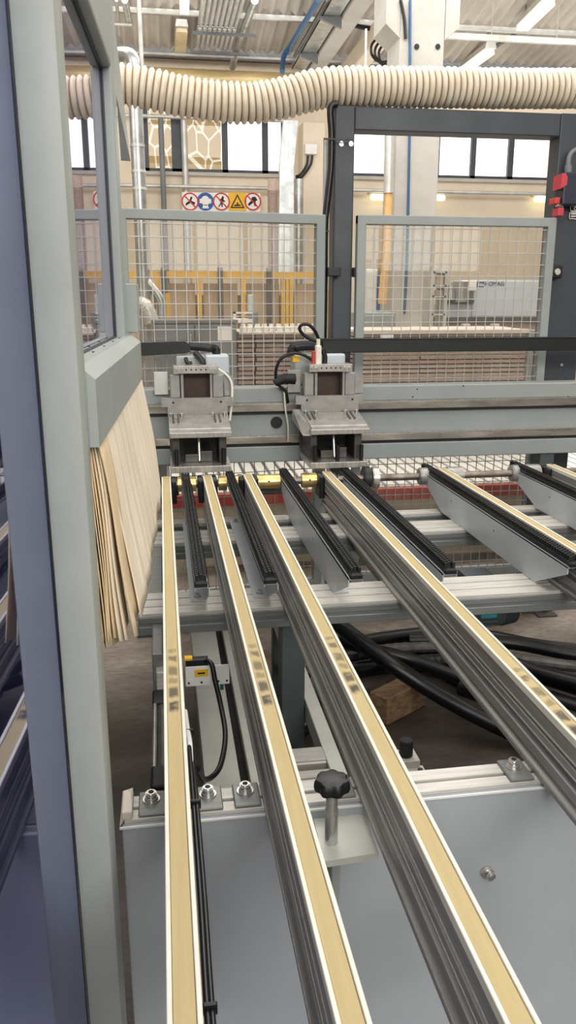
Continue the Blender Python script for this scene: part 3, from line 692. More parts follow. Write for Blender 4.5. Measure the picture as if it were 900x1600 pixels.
# ================================================================== MESH FENCE AND GANTRY
def fence(A, C, zt, label, cellx, cellz):
    A, C = V(A), V(C); d = C-A; L = d.length; d.normalize(); nrm = V((-d.y, d.x, 0))
    T = lambda v: A+d*v.x+nrm*v.y+V((0, 0, v.z))
    t = thing('mesh_fence_panel', (A+C)/2, label, 'fence')
    f = B(T); w = .046
    f.box(0, L, -.02, .03, zt-w, zt, .004); f.build('top_rail', M['beam'], t)
    f = B(T); f.box(0, L, -.02, .03, .08, .08+w, .004); f.build('bottom_rail', M['beam'], t)
    for u in (0, L-w):
        f = B(T); f.box(u, u+w, -.0205, .0305, 0, zt-.001, .004); f.build('upright', M['beam'], t)
    g = B(T); n = int((L-2*w)/cellx); r = .0019
    for k in range(1, n+1):
        u = w+(L-2*w)*k/(n+1); g.box(u-r, u+r, -.004, 0, .12, zt-w+.01)
    m_ = int((zt-.2)/cellz)
    for k in range(m_+1):
        z = zt-w-.015-k*cellz; g.box(w-.02, L-w+.02, -.007, -.003, z-r, z+r)
    g.build('wire_mesh', M['wiremesh'], t)
    s = B(T); s.box(w-.01, L-w+.01, .012, .016, .14, zt-w+.005); s.build('clear_panel', M['clear'], t)
    return t
fence((-.19, 4.05, 0), (.838, 4.2, 0), 2.066, 'left grey framed wire mesh safety panel behind the left clamping unit', .0565, .062)
fence((1.019, 4.25, 0), (2.107, 4.25, 0), 2.073, 'right grey framed wire mesh safety panel between the two dark gantry posts', .0525, .0595)
gy = 4.3
ga = thing('dark_gantry', (1.6, gy, 0), 'large dark grey steel gantry frame around the right mesh panel', 'frame')
xa, xb = at(523, 230, Y=gy).x, at(554, 230, Y=gy).x; xc, xd = at(868, 300, Y=gy).x, at(898, 520, Y=gy).x
zt, zb = at(650, 168, Y=gy).z, at(650, 206, Y=gy).z
b = B(); b.box(xa, xb, gy, gy+.12, 0, zt, .006); b.build('post', M['dark'], ga)
b = B(); b.box(xc, xd+.03, gy, gy+.12, 0, zt, .006); b.build('post', M['dark'], ga)
b = B(); b.box(xb, xc, gy+.002, gy+.118, zb, zt-.002, .006); b.box(xd+.03, 3.2, gy+.002, gy+.118, zb, zt-.002, .006); b.build('top_beam', M['dark'], ga)
for px in (533, 548): p = at(px, 225, Y=gy); b = B(); b.cyl((p.x, gy-.008, p.z), (p.x, gy, p.z), .012, 14); tag(b.build('bolt', M['zinc'], ga), 'round bolt head')
p = at(877, 570, Y=gy); b = B(); b.cyl((p.x, gy-.006, p.z), (p.x, gy, p.z), .009, 12); b.build('bolt', M['zinc'], ga)
# hinges/latches between fence and posts
for px, py, lb in ((533, 425, 'black hinge clamp joining the left mesh panel to the dark post'), (867, 425, 'black latch with round steel knob on the right dark post')):
    p = at(px, py, Y=gy-.03); t = thing('fence_clamp', p, lb, 'clamp')
    if px < 600:
        q0, q1 = at(510, 418, Y=gy-.03), at(522, 432, Y=gy-.03)
        b = B(); b.box(q0.x, q1.x+.03, gy-.06, gy-.005, q1.z, q0.z, .004); b.build('body', M['black'], t)
    else:
        b = B(); b.box(p.x-.03, p.x+.03, gy-.06, gy-.003, p.z-.034, p.z+.034, .008); b.cyl((p.x-.03, gy-.04, p.z-.03), (p.x-.03, gy-.04, p.z+.03), .014, 10); b.build('body', M['black'], t)
        b = B(); b.cyl((p.x-.005, gy-.075, p.z), (p.x-.005, gy-.06, p.z), .017, 18, bev=.002); b.build('knob', M['zinc'], t, True)
q0, q1 = at(551, 418, Y=gy-.02), at(559, 433, Y=gy-.02)
b = B(); b.box(q0.x, q1.x, gy-.04, gy, q1.z, q0.z, .004); tag(b.build('fence_clamp', M['black']), 'black clamp on the left edge of the right mesh panel', 'clamp')
b = B(); x = at(510, 400, Y=gy-.01).x; b.box(x-.012, x+.016, gy+.02, gy+.05, 0, at(516, 215, Y=gy).z, .003)
tag(b.build('galvanised_strip', M['galv_lt']), 'pale galvanised upright in the gap beside the left dark post', 'post')
b = B(); x = at(866, 400, Y=gy-.06).x; b.box(x-.007, x+.007, gy-.04, gy-.02, 1.2, at(870, 340, Y=gy).z, .002)
tag(b.build('latch_rod', M['zinc']), 'bright vertical rod along the right dark post', 'rod')
# black cable down the left post
b = B(); yy = gy-.03
b.tube([at(527, 163, Y=yy), at(520, 164, Y=yy), at(516, 175, Y=yy), at(518, 210, Y=yy), at(517, 260, Y=yy), at(513, 300, Y=yy), at(508, 350, Y=yy), at(507, 420, Y=yy), at(506, 500, Y=yy), at(505, 545, Y=yy)], .017, 10)
tag(b.build('black_cable', M['hoseblk'], smooth=True), 'thick black cable running down the left dark gantry post', 'cable')
for py in (217, 361):
    p = at(515 if py < 300 else 508, py, Y=gy-.055); b = B(); b.box(p.x-.03, p.x+.12 if py < 300 else p.x+.02, gy-.055, gy-.05, p.z-.004, p.z+.004)
    tag(b.build('cable_tie', M['black']), 'black tie around the thick cable %s' % ('near the two bolts' if py < 300 else 'at the mesh panel corner'), 'tie')
# red and black switch box on the right post
t = thing('safety_switch', at(885, 330, Y=gy-.06), 'black safety switch box with red parts on the right dark post', 'switch')
p, q = at(877, 270, Y=gy-.06), at(905, 322, Y=gy-.06)
b = B(); b.box(p.x, q.x, gy-.1, gy-.002, q.z, p.z, .008); b.build('body', M['navy'], t)
p, q = at(875, 271, Y=gy-.08), at(882, 296, Y=gy-.08); b = B(); b.prism([(p.x, p.z-.005), (p.x+.02, p.z), (q.x, p.z-.02), (q.x, q.z+.02), (p.x, q.z)], 'Y', gy-.104, gy-.01); b.build('red_cover', M['pinkred'], t)
p, q = at(865, 309, Y=gy-.08), at(872, 319, Y=gy-.08); b = B(); b.box(p.x, q.x, gy-.1, gy-.03, q.z, p.z, .004); b.build('red_button', M['red'], t)
p, q = at(870, 325, Y=gy-.08), at(878, 338, Y=gy-.08); b = B(); b.box(p.x, q.x, gy-.1, gy-.03, q.z, p.z, .004); b.build('red_block', M['pinkred'], t)
p = at(873, 321, Y=gy-.08); b = B(); b.cyl((p.x-.01, gy-.07, p.z), (p.x+.03, gy-.07, p.z), .009, 10); b.build('pin', M['zinc'], t)
b = B(); b.tube([at(888, 266, Y=gy-.05), at(889, 248, Y=gy-.05), at(894, 238, Y=gy-.05), at(904, 232, Y=gy-.05)], .013, 10); b.cyl(at(888, 270, Y=gy-.05), at(888, 258, Y=gy-.05), .019, 12); b.build('cable', M['greypanel'], t, True)
p, q = at(890, 321, Y=gy-.004), at(908, 343, Y=gy-.004)
lb_ = thing('warning_plate', p, 'small black plate with white lettering on the right dark post', 'label')
b = B(); b.box(p.x, q.x, gy-.006, gy-.002, q.z, p.z); b.build('plate', M['text_bk'], lb_)
b = B(); yy = gy-.009
def fr(x0, x1, z0, z1, w=.004):
    b.box(x0, x1, yy, yy+.002, z0, z0+w); b.box(x0, x1, yy, yy+.002, z1-w, z1); b.box(x0, x0+w, yy, yy+.002, z0, z1); b.box(x1-w, x1, yy, yy+.002, z0, z1)
fr(p.x+.003, q.x-.003, p.z-.03, p.z-.003); fr(p.x, q.x, q.z, p.z-.033)
for k in range(3): b.box(p.x+.01, p.x+.05-.012*k, yy, yy+.002, p.z-.046-k*.012, p.z-.040-k*.012)
b.build('white_marks', M['sign_wht'], lb_)
text('C', 896, 328, gy-.009, .022, M['sign_wht'], lb_, 'lettering')

# ================================================================== CREAM FLEXIBLE HOSE
hy = 4.34
path = [(120, 128), (195, 133), (228, 138), (285, 151), (340, 159), (395, 161), (445, 153), (500, 139), (560, 136), (640, 136.5), (720, 137.5), (800, 138.5), (860, 138.5), (930, 138.5), (1010, 139.5)]
P3 = [at(a, c, Y=hy) for a, c in path]
def resample(pts, step):
    o = []
    for i in range(len(pts)-1):
        p0 = pts[max(i-1, 0)]; p1 = pts[i]; p2 = pts[i+1]; p3 = pts[min(i+2, len(pts)-1)]
        for k in range(40):
            t = k/40; o.append(.5*((2*p1)+(p2-p0)*t+(2*p0-5*p1+4*p2-p3)*t*t+(3*p1-p0-3*p2+p3)*t**3))
    o.append(pts[-1]); r = [o[0]]; acc = 0
    for a, c in zip(o, o[1:]):
        l = (c-a).length
        while acc+l >= step:
            a = a+(c-a)*((step-acc)/l); l = (c-a).length; r.append(a); acc = 0
        acc += l
    return r
NP = 8; step = .033/NP; pts = resample(P3, step)
ho = thing('flexible_hose', P3[6], 'cream ribbed flexible extraction hose lying over the dark gantry', 'hose')
b = B(); b.tube(pts, .09, 24, rf=lambda i, p: (.0955-.0015*math.cos(2*math.pi*(i % NP)/NP)-(.017 if i % NP == 0 else (.009 if i % NP in (1, NP-1) else (.003 if i % NP in (2, NP-2) else 0)))+.0012*math.sin(i*.21)), smooth=False); b.build('hose_wall', M['hose'], ho, True)
b = B()
for i in range(0, len(pts)-1, NP):
    d = (pts[i+1]-pts[i]).normalized(); n_ = V((0, 1, 0)); u_ = d.cross(n_).normalized(); n_ = u_.cross(d); a0 = len(b.bm.verts); rings = []
    for k in range(24):
        a = 2*math.pi*k/24; e = n_*math.cos(a)+u_*math.sin(a)
        rings.append([b.bm.verts.new(pts[i]+e*(.0815+.0032*math.cos(q))+d*(.0032*math.sin(q))) for q in (0, 2.1, 4.2)])
    for k in range(24):
        r0, r1 = rings[k], rings[(k+1) % 24]
        for j in range(3): b.bm.faces.new([r0[j], r0[(j+1) % 3], r1[(j+1) % 3], r1[j]])
b.build('wire_spiral', M['wire'], ho)

# ================================================================== CROSS BEAM WITH GUIDE RAILS
by = 3.84
bmx = thing('cross_beam', (1., by, 0), 'long grey cross beam with two steel guide rails behind the clamping units', 'beam')
x0, x1 = -.9, 2.9
b = B(); b.box(x0, x1, by+.012, by+.12, .874, 1.243, .004)
b.box(x0, x1, by-.012, by+.012, 1.171, 1.244, .005); b.box(x0, x1, by-.016, by+.012, .880, .958, .005); b.build('beam_body', M['beam'], bmx)
for z0, z1 in ((1.122, 1.166), (.966, 1.008)):
    b = B(); b.box(x0, x1, by-.016, by+.012, z0+.006, z1, .003); b.build('guide_rail', M['rail_st'], bmx)
    b = B(); b.box(x0, x1, by-.006, by+.012, z0-.006, z0+.006); b.build('rail_groove', M['slot'], bmx)
    b = B(); b.box(x0, x1, by-.018, by-.004, z1, z1+.005); b.build('rail_lip', M['steel_lt'], bmx)
p = at(432, 660, Y=by+.01); b = B(); b.cyl((p.x, by+.006, p.z), (p.x, by+.0125, p.z), .029, 24); tag(b.build('round_hole', M['black'], bmx), 'dark round hole')
for px in (237, 850):
    x = -.1 if px == 237 else 1.96; b = B(); b.box(x-.035, x+.045, by+.0, by+.12, 0, .876, .005); b.build('column', M['dkgreen'] if px > 500 else M['paint'], bmx)
    b = B(); b.box(x-.08, x+.09, by-.04, by+.16, 0, .012); b.build('foot_plate', M['dkgreen'], bmx)
for px, py in ((652, 608), (724, 603), (645, 620), (888, 620)):
    p = at(px, py, Y=by-.013); b = B(); b.cyl((p.x, by-.0135, p.z), (p.x, by-.0115, p.z), .004, 8); b.build('small_hole', M['slot'], bmx)

# ================================================================== CLAMPING HEADS
def head(S, label, right):
    t = thing('clamping_unit', (.15+S, 3.7, .9), label, 'machine head')
    bx = lambda b, x0, x1, *a, **k: b.box(x0+S, x1+S, *a, **k)
    b = B(); bx(b, .018, .287, 3.5, 3.8, .907, .935, .002); b.build('base_plate', M['steel_lt'], t)
    for x0, x1 in ((.028, .062), (.238, .272)):
        b = B(); bx(b, x0, x1, 3.57, 3.8, .935, 1.085, .003); b.build('side_plate', M['steel_dk'], t)
    b = B(); bx(b, .02, .285, 3.80, by-.016, .95, 1.20); b.build('carriage_plate', M['steel_dk'], t)
    b = B(); bx(b, .062, .238, 3.77, 3.80, .935, 1.12); b.build('back_plate', M['black'], t)
    b = B(); bx(b, .085, .15, 3.6, 3.68, .935, .972, .003); bx(b, .155, .21, 3.6, 3.7, .935, .985, .003); b.build('guide_carriage', M['steel_dk'], t)
    b = B(); b.cyl((.15+S, 3.6, .94), (.15+S, 3.64, 1.085), .008, 14); b.build('piston_rod', M['zinc'], t, True)
    for x in ((.045, .15, .262) if right else (.045, .255)):
        b = B(); b.cyl((x+S, 3.53, .935), (x+S, 3.53, 1.008), .0095, 16, bev=.001); b.build('guide_pin', M['black'], t, True)
    b = B(); b.prism([(3.5, 1.067), (3.5, 1.086), (3.545, 1.094), (3.55, 1.099), (3.725, 1.134), (3.725, 1.085), (3.56, 1.067)], 'X', .018+S, .291+S); b.build('clamp_table', M['steel'], t)
    b = B(); bx(b, .0175, .2915, 3.494, 3.53, 1.064, 1.087, .002); b.build('edge_strip', M['steel_lt'], t)
    for x in (.035, .225):
        b = B(); b.prism([(3.62, 1.116), (3.62, 1.119), (3.722, 1.140), (3.722, 1.13)], 'X', x+.022+S, x+.03+S); b.prism([(3.62, 1.116), (3.62, 1.119), (3.722, 1.140), (3.722, 1.13)], 'X', x+S, x+.008+S); b.build('groove', M['steel_dk'], t)
    for x in (.03, .078, .222, .275):
        b = B(); b.cyl((x+S, 3.70, 1.128), (x+S, 3.695, 1.147), .009, 14, bev=.001); b.build('bolt', M['zinc'], t, True)
    b = B(); b.prism([(-.012+S, 1.172), (-.012+S, 1.212), (.318+S, 1.212), (.318+S, 1.172), (.293+S, 1.172), (.293+S, 1.125), (.015+S, 1.125), (.015+S, 1.172)], 'Y', 3.73, 3.755); b.build('front_plate', M['steel'], t)
    for x in (.042, .262):
        b = B(); b.cyl((x+S, 3.727, 1.192), (x+S, 3.7305, 1.192), .005, 10); b.build('screw_hole', M['slot'], t)
    for x0, x1 in ((.03, .076), (.226, .276)):
        b = B(); bx(b, x0, x1, 3.735, 3.80, 1.212, 1.318, .004); bx(b, x0+(.05 if x0 < .1 else -.012), x0+(.062 if x0 < .1 else -.002), 3.735, 3.79, 1.212, 1.32); b.build('guide_block', M['steel'], t)
    b = B(); bx(b, -.042, .022, 3.79, 3.80, 1.222, 1.328, .002); b.build('outer_plate', M['galv_lt'] if not right else M['steel'], t)
    b = B(); b.prism([(.284+S, 1.212), (.284+S, 1.322), (.30+S, 1.322), (.329+S, 1.295), (.329+S, 1.215)], 'Y', 3.79, 3.80); b.build('outer_plate', M['steel'], t)
    b = B(); bx(b, .076, .228, 3.80, 3.81, 1.205, 1.335); b.build('brown_plate', M['brownglass'], t)
    b = B(); bx(b, .047, .252, 3.70, 3.712, 1.326, 1.36, .002); bx(b, .047, .252, 3.712, 3.80, 1.352, 1.36); b.build('top_bar', M['steel_lt'], t)
    for x in (.062, .084, .218, .24):
        b = B(); b.cyl((x+S, 3.700, 1.343), (x+S, 3.692, 1.343), .0075, 14, bev=.001); b.build('bolt', M['zinc'], t, True)
    for x in (.105, .128, .15, .172, .195):
        b = B(); b.cyl((x+S, 3.6995, 1.343), (x+S, 3.702, 1.343), .004, 10); b.build('hole', M['slot'], t)
    o = .0 if not right else -.06
    b = B(); bx(b, .065+o, .2+o, 3.86, 4.0, 1.26, 1.395, .006); b.build('valve_box', M['paint'], t)
    b = B(); bx(b, .202+o, .315+o, 3.86, 4.0, 1.26, 1.398, .01); b.build('motor_box', M['homag'], t)
    if right:
        b = B(); p = at(463, 561, Y=3.855); b.box(p.x-.017, p.x+.017, 3.857, 3.86, p.z-.014, p.z+.014); b.build('yellow_label', M['sign_yel'], t)
        p = at(497, 560, Y=3.76); b = B(); b.box(p.x-.013, p.x+.013, 3.74, 3.78, p.z-.04, p.z+.06, .005); b.cyl((p.x, 3.76, p.z+.06), (p.x, 3.76, p.z+.09), .009, 10); b.build('white_fitting', M['white'], t)
        p = at(491, 560, Y=3.77); b = B(); b.box(p.x-.01, p.x+.008, 3.76, 3.79, p.z-.035, p.z+.035, .004); b.build('red_fitting', M['red'], t)
        p = at(506, 565, Y=3.77); b = B(); b.tube([p+V((0, 0, -.05)), p+V((.005, 0, .02)), p+V((-.01, 0, .06))], .012, 10); b.build('black_fitting', M['black'], t, True)
        # angled support arm on the left side
        q = [at(458, 640, Y=3.72), at(469, 640, Y=3.72), at(487, 668, Y=3.5), at(487, 681, Y=3.5), at(474, 681, Y=3.5), at(457, 655, Y=3.72)]
        b = B(); b.raw([v for v in q]+[v+V((0, .02, 0)) for v in q], [[0, 1, 2, 3, 4, 5], [11, 10, 9, 8, 7, 6]]+[[i, (i+1) % 6, 6+(i+1) % 6, 6+i] for i in range(6)]); b.build('support_arm', M['steel'], t)
        p = at(464, 597, Y=3.79); b = B(); b.tube([at(460, 592, Y=3.8), at(443, 592, Y=3.79), at(433, 597, Y=3.78), at(429, 600, Y=3.78)], .03, 14, rf=lambda i, p: .028-.0006*i); b.build('rubber_boot', M['rubber'], t, True)
    else:
        b = B(); b.tube([at(337, 575, Y=3.8), at(353, 585, Y=3.78), at(362, 600, Y=3.77), at(362, 630, Y=3.75), at(359, 657, Y=3.74)], .006, 8); b.build('white_cable', M['white'], t, True)
        p = at(237, 600, Y=3.8); b = B(); b.tube([at(290, 560, Y=3.82), at(293, 567, Y=3.8), at(300, 568, Y=3.8)], .01, 8); b.tube([at(318, 570, Y=3.8), at(314, 561, Y=3.82), at(305, 552, Y=3.85)], .014, 8); b.build('black_fitting', M['black'], t, True)
    return t
head(0., 'left steel clamping unit on the grey beam beside the felt curtain', False)
head(.628, 'right steel clamping unit on the grey beam with a red and white fitting', True)
# energy chains and loose cables
yy = 3.93
t = thing('energy_chain', at(260, 545, Y=yy), 'short black cable carrier entering from the left above the left head', 'cable carrier')
p = [at(150, 538, Y=yy), at(288, 533, Y=yy), at(297, 538, Y=yy), at(297, 549, Y=yy), at(288, 552, Y=yy), at(150, 559, Y=yy)]
b = B(); b.prism([(v.x, v.z) for v in p], 'Y', yy-.03, yy+.03); b.build('chain', M['black'], t)
b = B(); b.tube([at(295, 541, Y=yy), at(312, 542, Y=yy), at(330, 544, Y=yy), at(337, 546, Y=yy), at(338, 554, Y=yy)], .018, 10, 8, rf=lambda i, p: .019+.002*(i % 2)); b.build('corrugated_hose', M['black'], t, True)
t = thing('energy_chain', at(700, 539, Y=yy), 'long straight black cable carrier running right from the right head', 'cable carrier')
zA_, zB_ = at(700, 529, Y=yy).z, at(700, 549, Y=yy).z
b = B(); b.box(at(502, 540, Y=yy).x, 2.9, yy-.03, yy+.03, zB_, zA_, .003); b.box(at(502, 540, Y=yy).x, 2.9, yy-.034, yy+.034, zA_, zA_+.004); b.build('chain', M['black'], t)
b = B(); b.tube([at(502, 541, Y=yy), at(480, 540, Y=yy), at(462, 542, Y=yy), at(457, 547, Y=yy), at(456, 556, Y=yy)], .024, 10, 8, rf=lambda i, p: .024+.002*(i % 2)); b.build('corrugated_hose', M['black'], t, True)
b = B(); yy = 3.8; b.tube([at(*p_, Y=yy) for p_ in [(490, 565), (475, 555), (457, 552), (440, 560), (432, 575), (431, 590), (434, 600), (446, 612), (450, 630)]], .0075, 8)
tag(b.build('cable_loop', M['hoseblk'], smooth=True), 'thin black cable arching over the left side of the right head', 'cable')
b = B(); b.tube([at(*p_, Y=3.86) for p_ in [(497, 534), (485, 530), (473, 522), (468, 513), (473, 507), (483, 508), (492, 517), (498, 530)]], .008, 8)
tag(b.build('cable_loop', M['hoseblk'], smooth=True), 'small upright black cable loop above the right head', 'cable')
b = B(); b.tube([at(*p_, Y=3.8) for p_ in [(444, 612), (446, 640), (450, 665), (450, 690)]], .004, 6)
tag(b.build('thin_cable', M['white'], smooth=True), 'thin pale cable hanging left of the right head across the beam', 'cable')

# ================================================================== CONVEYOR RAILS
RT, RB = .9, .752
def rail(xc, y0, y1, label, off, w=.0375):
    t = thing('conveyor_rail', (xc, y1, RT), label, 'conveyor')
    h = w/2; g = .006
    prof = [(h, .893), (h, .858), (h-g, .855), (h-g, .846), (h, .843), (h, .826), (h-.010, .822), (h-.010, .808), (h, .804), (h+.002, .786), (h-.004, .782), (h-.004, .772), (h+.004, .768), (h+.004, RB)]
    pts = [(xc+a, z) for a, z in prof]+[(xc-a, z) for a, z in reversed(prof)]
    b = B(); b.prism(pts, 'Y', y0, y1); b.build('profile', M['alu_dark'], t)
    b = B()
    for s in (-1, 1):
        b.box(xc+s*h-.0005, xc+s*h+.0005, y0, y1, .853, .8575); b.box(xc+s*(h+.004)-.0006, xc+s*(h+.004)+.0006, y0, y1, .762, .768); b.box(xc+s*h-.0006, xc+s*h+.0006, y0, y1, .826, .829)
    b.build('edge_line', M['alu_x'], t)
    for s in (-1, 1):
        b = B(); b.box(*sorted((xc+s*(h-.0055), xc+s*(h+.0008))), y0, y1, .886, .902, .001, 1); b.build('guide_strip', M['white'], t)
    b = B(); b.box(xc-h+.006, xc+h-.006, y0, y1+.02, .886, .8995, .0008, 1); b.build('belt', belt_material(off), t)
    for s in (-1, 1):
        b = B(); xs = xc+s*(h+.012); b.box(xs-.012, xs+.012, y1-.06, y1+.05, .79, .893, .006); b.build('end_bearing', M['black'], t)
    b = B(); b.cyl((xc-h, y1+.012, .862), (xc+h, y1+.012, .862), .034, 20); b.build('drive_pulley', M['steel_dk'], t, True)
    return t
RX = [-.004, .175, .354, .712, 1.252, 1.79]
RL = ['first conveyor rail from the left with tan belt and cables along its side', 'second conveyor rail from the left passing left of the black knob', 'third conveyor rail from the left passing right of the black knob',
      'fourth conveyor rail with tan belt crossing the large hoses to the right edge', 'conveyor rail with tan belt half hidden behind the tall sheet metal bracket', 'conveyor rail end at the far right edge under the grey beam']
def smudge_offset(pa, pb):      # the smudges run 0.29 m along the belt
    ya, yb = at(*pa, Z=RT).y, at(*pb, Z=RT).y
    return -1.865-((ya+yb)/2-3.46)
OFF = [smudge_offset((262, 1018), (268, 1105)), smudge_offset((398, 1010), (413, 1095)), smudge_offset((513, 998), (553, 1078)), smudge_offset((818, 1050), (893, 1140)), .4, .4]
for x, l, f in zip(RX, RL, OFF): rail(x, .42, 3.46, l, f)
# line shaft with couplings
t = thing('drive_shaft', (.9, 3.47, .86), 'steel drive shaft with brass couplings through the far ends of the rails', 'shaft')
sy, sz = 3.472, .862
b = B(); b.cyl((-.2, sy, sz), (2.5, sy, sz), .0165, 16); b.build('shaft', M['shaft'], t, True)
for a, c in ((.045, .062), (.075, .125), (.225, .262), (.29, .33), (.395, .50), (.60, .668)):
    b = B(); b.cyl((a, sy, sz), (c, sy, sz), .033, 24, bev=.002); b.build('brass_coupling', M['brass'], t, True)
for x in (.448, .634):
    b = B(); b.cyl((x, sy-.034, sz+.008), (x, sy-.03, sz+.008), .004, 10); b.build('grub_screw', M['slot'], t)
for a, c, r in ((1.15, 1.215, .04), (1.28, 1.36, .04), (1.60, 1.74, .04)):
    b = B(); b.cyl((a, sy, sz), (c, sy, sz), r, 24, bev=.004); b.build('steel_coupling', M['steel'], t, True)
b = B(); b.cyl((.885, sy, sz), (.915, sy, sz), .056, 28, bev=.004); b.build('black_pulley', M['black'], t, True)
b = B(); b.cyl((.925, sy, sz), (.955, sy, sz), .052, 28, bev=.004); b.build('steel_flange', M['steel_lt'], t, True)
b = B(); b.box(-.13, .05, sy+.04, sy+.08, .80, .88, .006); b.box(.42, .6, sy+.045, sy+.08, .79, .83, .006); b.build('bearing_bar', M['steel_dk'], t)

# ================================================================== BRUSH SUPPORTS
def brush(xc, side, label, y0=2.12, y1=3.56, w=.038):
    t = thing('brush_support', (xc, y0, .752), label, 'brush support')
    h = w/2; xw = xc+side*(h+.004); th = .003*side
    b = B(); b.prism([(y0, .872), (y1, .872), (y1, .860), (y1-.32, .756), (y0+.20, .756), (y0, .850)], 'X', *sorted((xw, xw-th)))
    b.box(*sorted((xc-side*h, xw)), y0, y1, .869, .872)
    b.box(*sorted((xw, xw-side*.05)), y0+.20, y1-.32, .753, .756)
    b.box(*sorted((xc-side*h, xc-side*(h-.002))), y0, y1, .862, .872)
    b.build('sheet_bracket', M['bracket'], t)
    b = B(); b.box(xc-h+.003, xc+h-.003, y0-.004, y1, .872, .889, .002, 1); b.box(xc-h+.001, xc+h-.001, y0-.006, y0+.012, .872, .886, .002, 1); b.build('brush_base', M['black'], t)
    b = B(); n = int((y1-y0)/.0165)
    for k in range(n):
        for j, ox in enumerate((-.0115, 0, .0115)):
            y = y0+.006+k*.0165+(.008 if j == 1 else 0); x = xc+ox
            b.box(x-.0042, x+.0042, y, y+.0085, .888, .904)
    o = b.build('bristles', M['rubber'], t); o['kind'] = 'stuff'
    for y in (y0+.23, y1-.36):
        b = B(); b.cyl((xw-side*.027, y, .756), (xw-side*.027, y, .758), .012, 18); b.cyl((xw-side*.027, y, .758), (xw-side*.027, y, .767), .0085, 6); b.build('bolt', M['zinc'], t)
    b = B()
    for y in (y0+.55, y0+1.0): b.cyl((xw+side*.0005, y, .83), (xw-th, y, .83), .004, 8)
    b.build('small_hole', M['slot'], t)
    return t
brush(.083, 1, 'black brush strip on a bracket between the first and second rails')
brush(.279, 1, 'black brush strip on a bracket between the second and third rails')
brush(.528, -1, 'black brush strip on a tall plate between the third and fourth rails')
brush(.812, -1, 'black brush strip on a bracket directly right of the fourth rail')
brush(1.204, -1, 'black brush strip on a large blue-grey plate right of the centre')
brush(1.645, -1, 'black brush strip on a blue-grey plate at the right edge')

# ================================================================== MACHINE TABLE FRAME
fr_ = thing('table_frame', (.9, 2.7, 0), 'grey aluminium machine frame of crossbars and legs under the rails', 'frame')
def crossbar(y0, y1, z1, h, x0=-.1, x1=2.4):
    w = y1-y0; b = B()
    b.box(x0, x1, y0+.004, y1-.004, z1-h, z1-.008)
    b.box(x0, x1, y0, y1, z1-h, z1-h*.62, .002, 1); b.box(x0, x1, y0+.008, y1, z1-h*.62, z1-h*.5)
    b.box(x0, x1, y0, y1, z1-h*.48, z1-.012, .002, 1); b.build('crossbar', M['alu_side'], fr_)
    n = 3; sw = (w-.004*2)/n
    for k in range(n):
        b = B(); b.box(x0, x1, y0+.002+k*(sw+.002), y0+.002+k*(sw+.002)+sw-.008, z1-.012, z1, .001, 1); b.build('crossbar_top', M['alu_x'], fr_)
crossbar(2.24, 2.425, .752, .068); crossbar(2.95, 3.12, .752, .068); crossbar(3.25, 3.33, .745, .05)
for x, y0, m_ in ((.335, 2.29, 'dkgreen'), (1.46, 2.29, 'dkgreen'), (1.95, 3.0, 'dkgreen'), (2.3, 2.29, 'dkgreen')):
    b = B(); b.box(x, x+.075, y0, y0+.08, 0, .686, .005); b.build('leg', M[m_], fr_)
for x in (-.08, .72, 2.2):
    b = B(); b.box(x, x+.05, 2.42, 2.95, .69, .74, .002, 1); b.build('long_bar', M['alu_side'], fr_)
b = B(); b.box(-.08, .02, 3.02, 3.05, .50, .65, .004); b.build('grey_plate', M['greypanel'], fr_)
# base channels along the machine
bc = thing('base_channel', (.115, 2.1, 0), 'wide pale grey steel channel with black gap on the floor frame between the first rails', 'channel')
b = B(); b.box(.068, .164, 1.34, 3.3, .385, .4, .003); b.box(.068, .074, 1.34, 3.3, .30, .385); b.build('channel_plate', M['channel'], bc)
b = B(); b.box(.164, .19, 1.34, 3.3, .33, .36); b.build('gap', M['black'], bc)
b = B(); b.box(.19, .25, 1.34, 3.3, .30, .4, .003); b.build('side_channel', M['channel'], bc)
for y in (1.4, 3.1): b = B(); b.box(.08, .24, y, y+.08, 0, .30, .004); b.build('leg', M['dkgreen'], bc)
bc = thing('base_channel', (.435, 2.1, 0), 'narrow pale grey steel channel between the second and third rails', 'channel')
b = B(); b.box(.413, .456, 1.34, 3.3, .33, .4, .003); b.build('channel_plate', M['channel'], bc)
for y in (1.4, 3.1): b = B(); b.box(.417, .452, y, y+.06, 0, .33, .004); b.build('leg', M['dkgreen'], bc)
for y0, y1, lb in ((1.945, 2.03, 'rear short aluminium crossbar low between the pale channels'), (1.862, 1.915, 'front short aluminium crossbar low between the pale channels')):
    b = B(); b.box(.2502, .4128, y0, y1, .34, .395, .003); b.box(.2502, .4128, y0+.01, y1-.01, .395, .399, .001, 1); tag(b.build('low_crossbar', M['alu_x']), lb, 'bar')

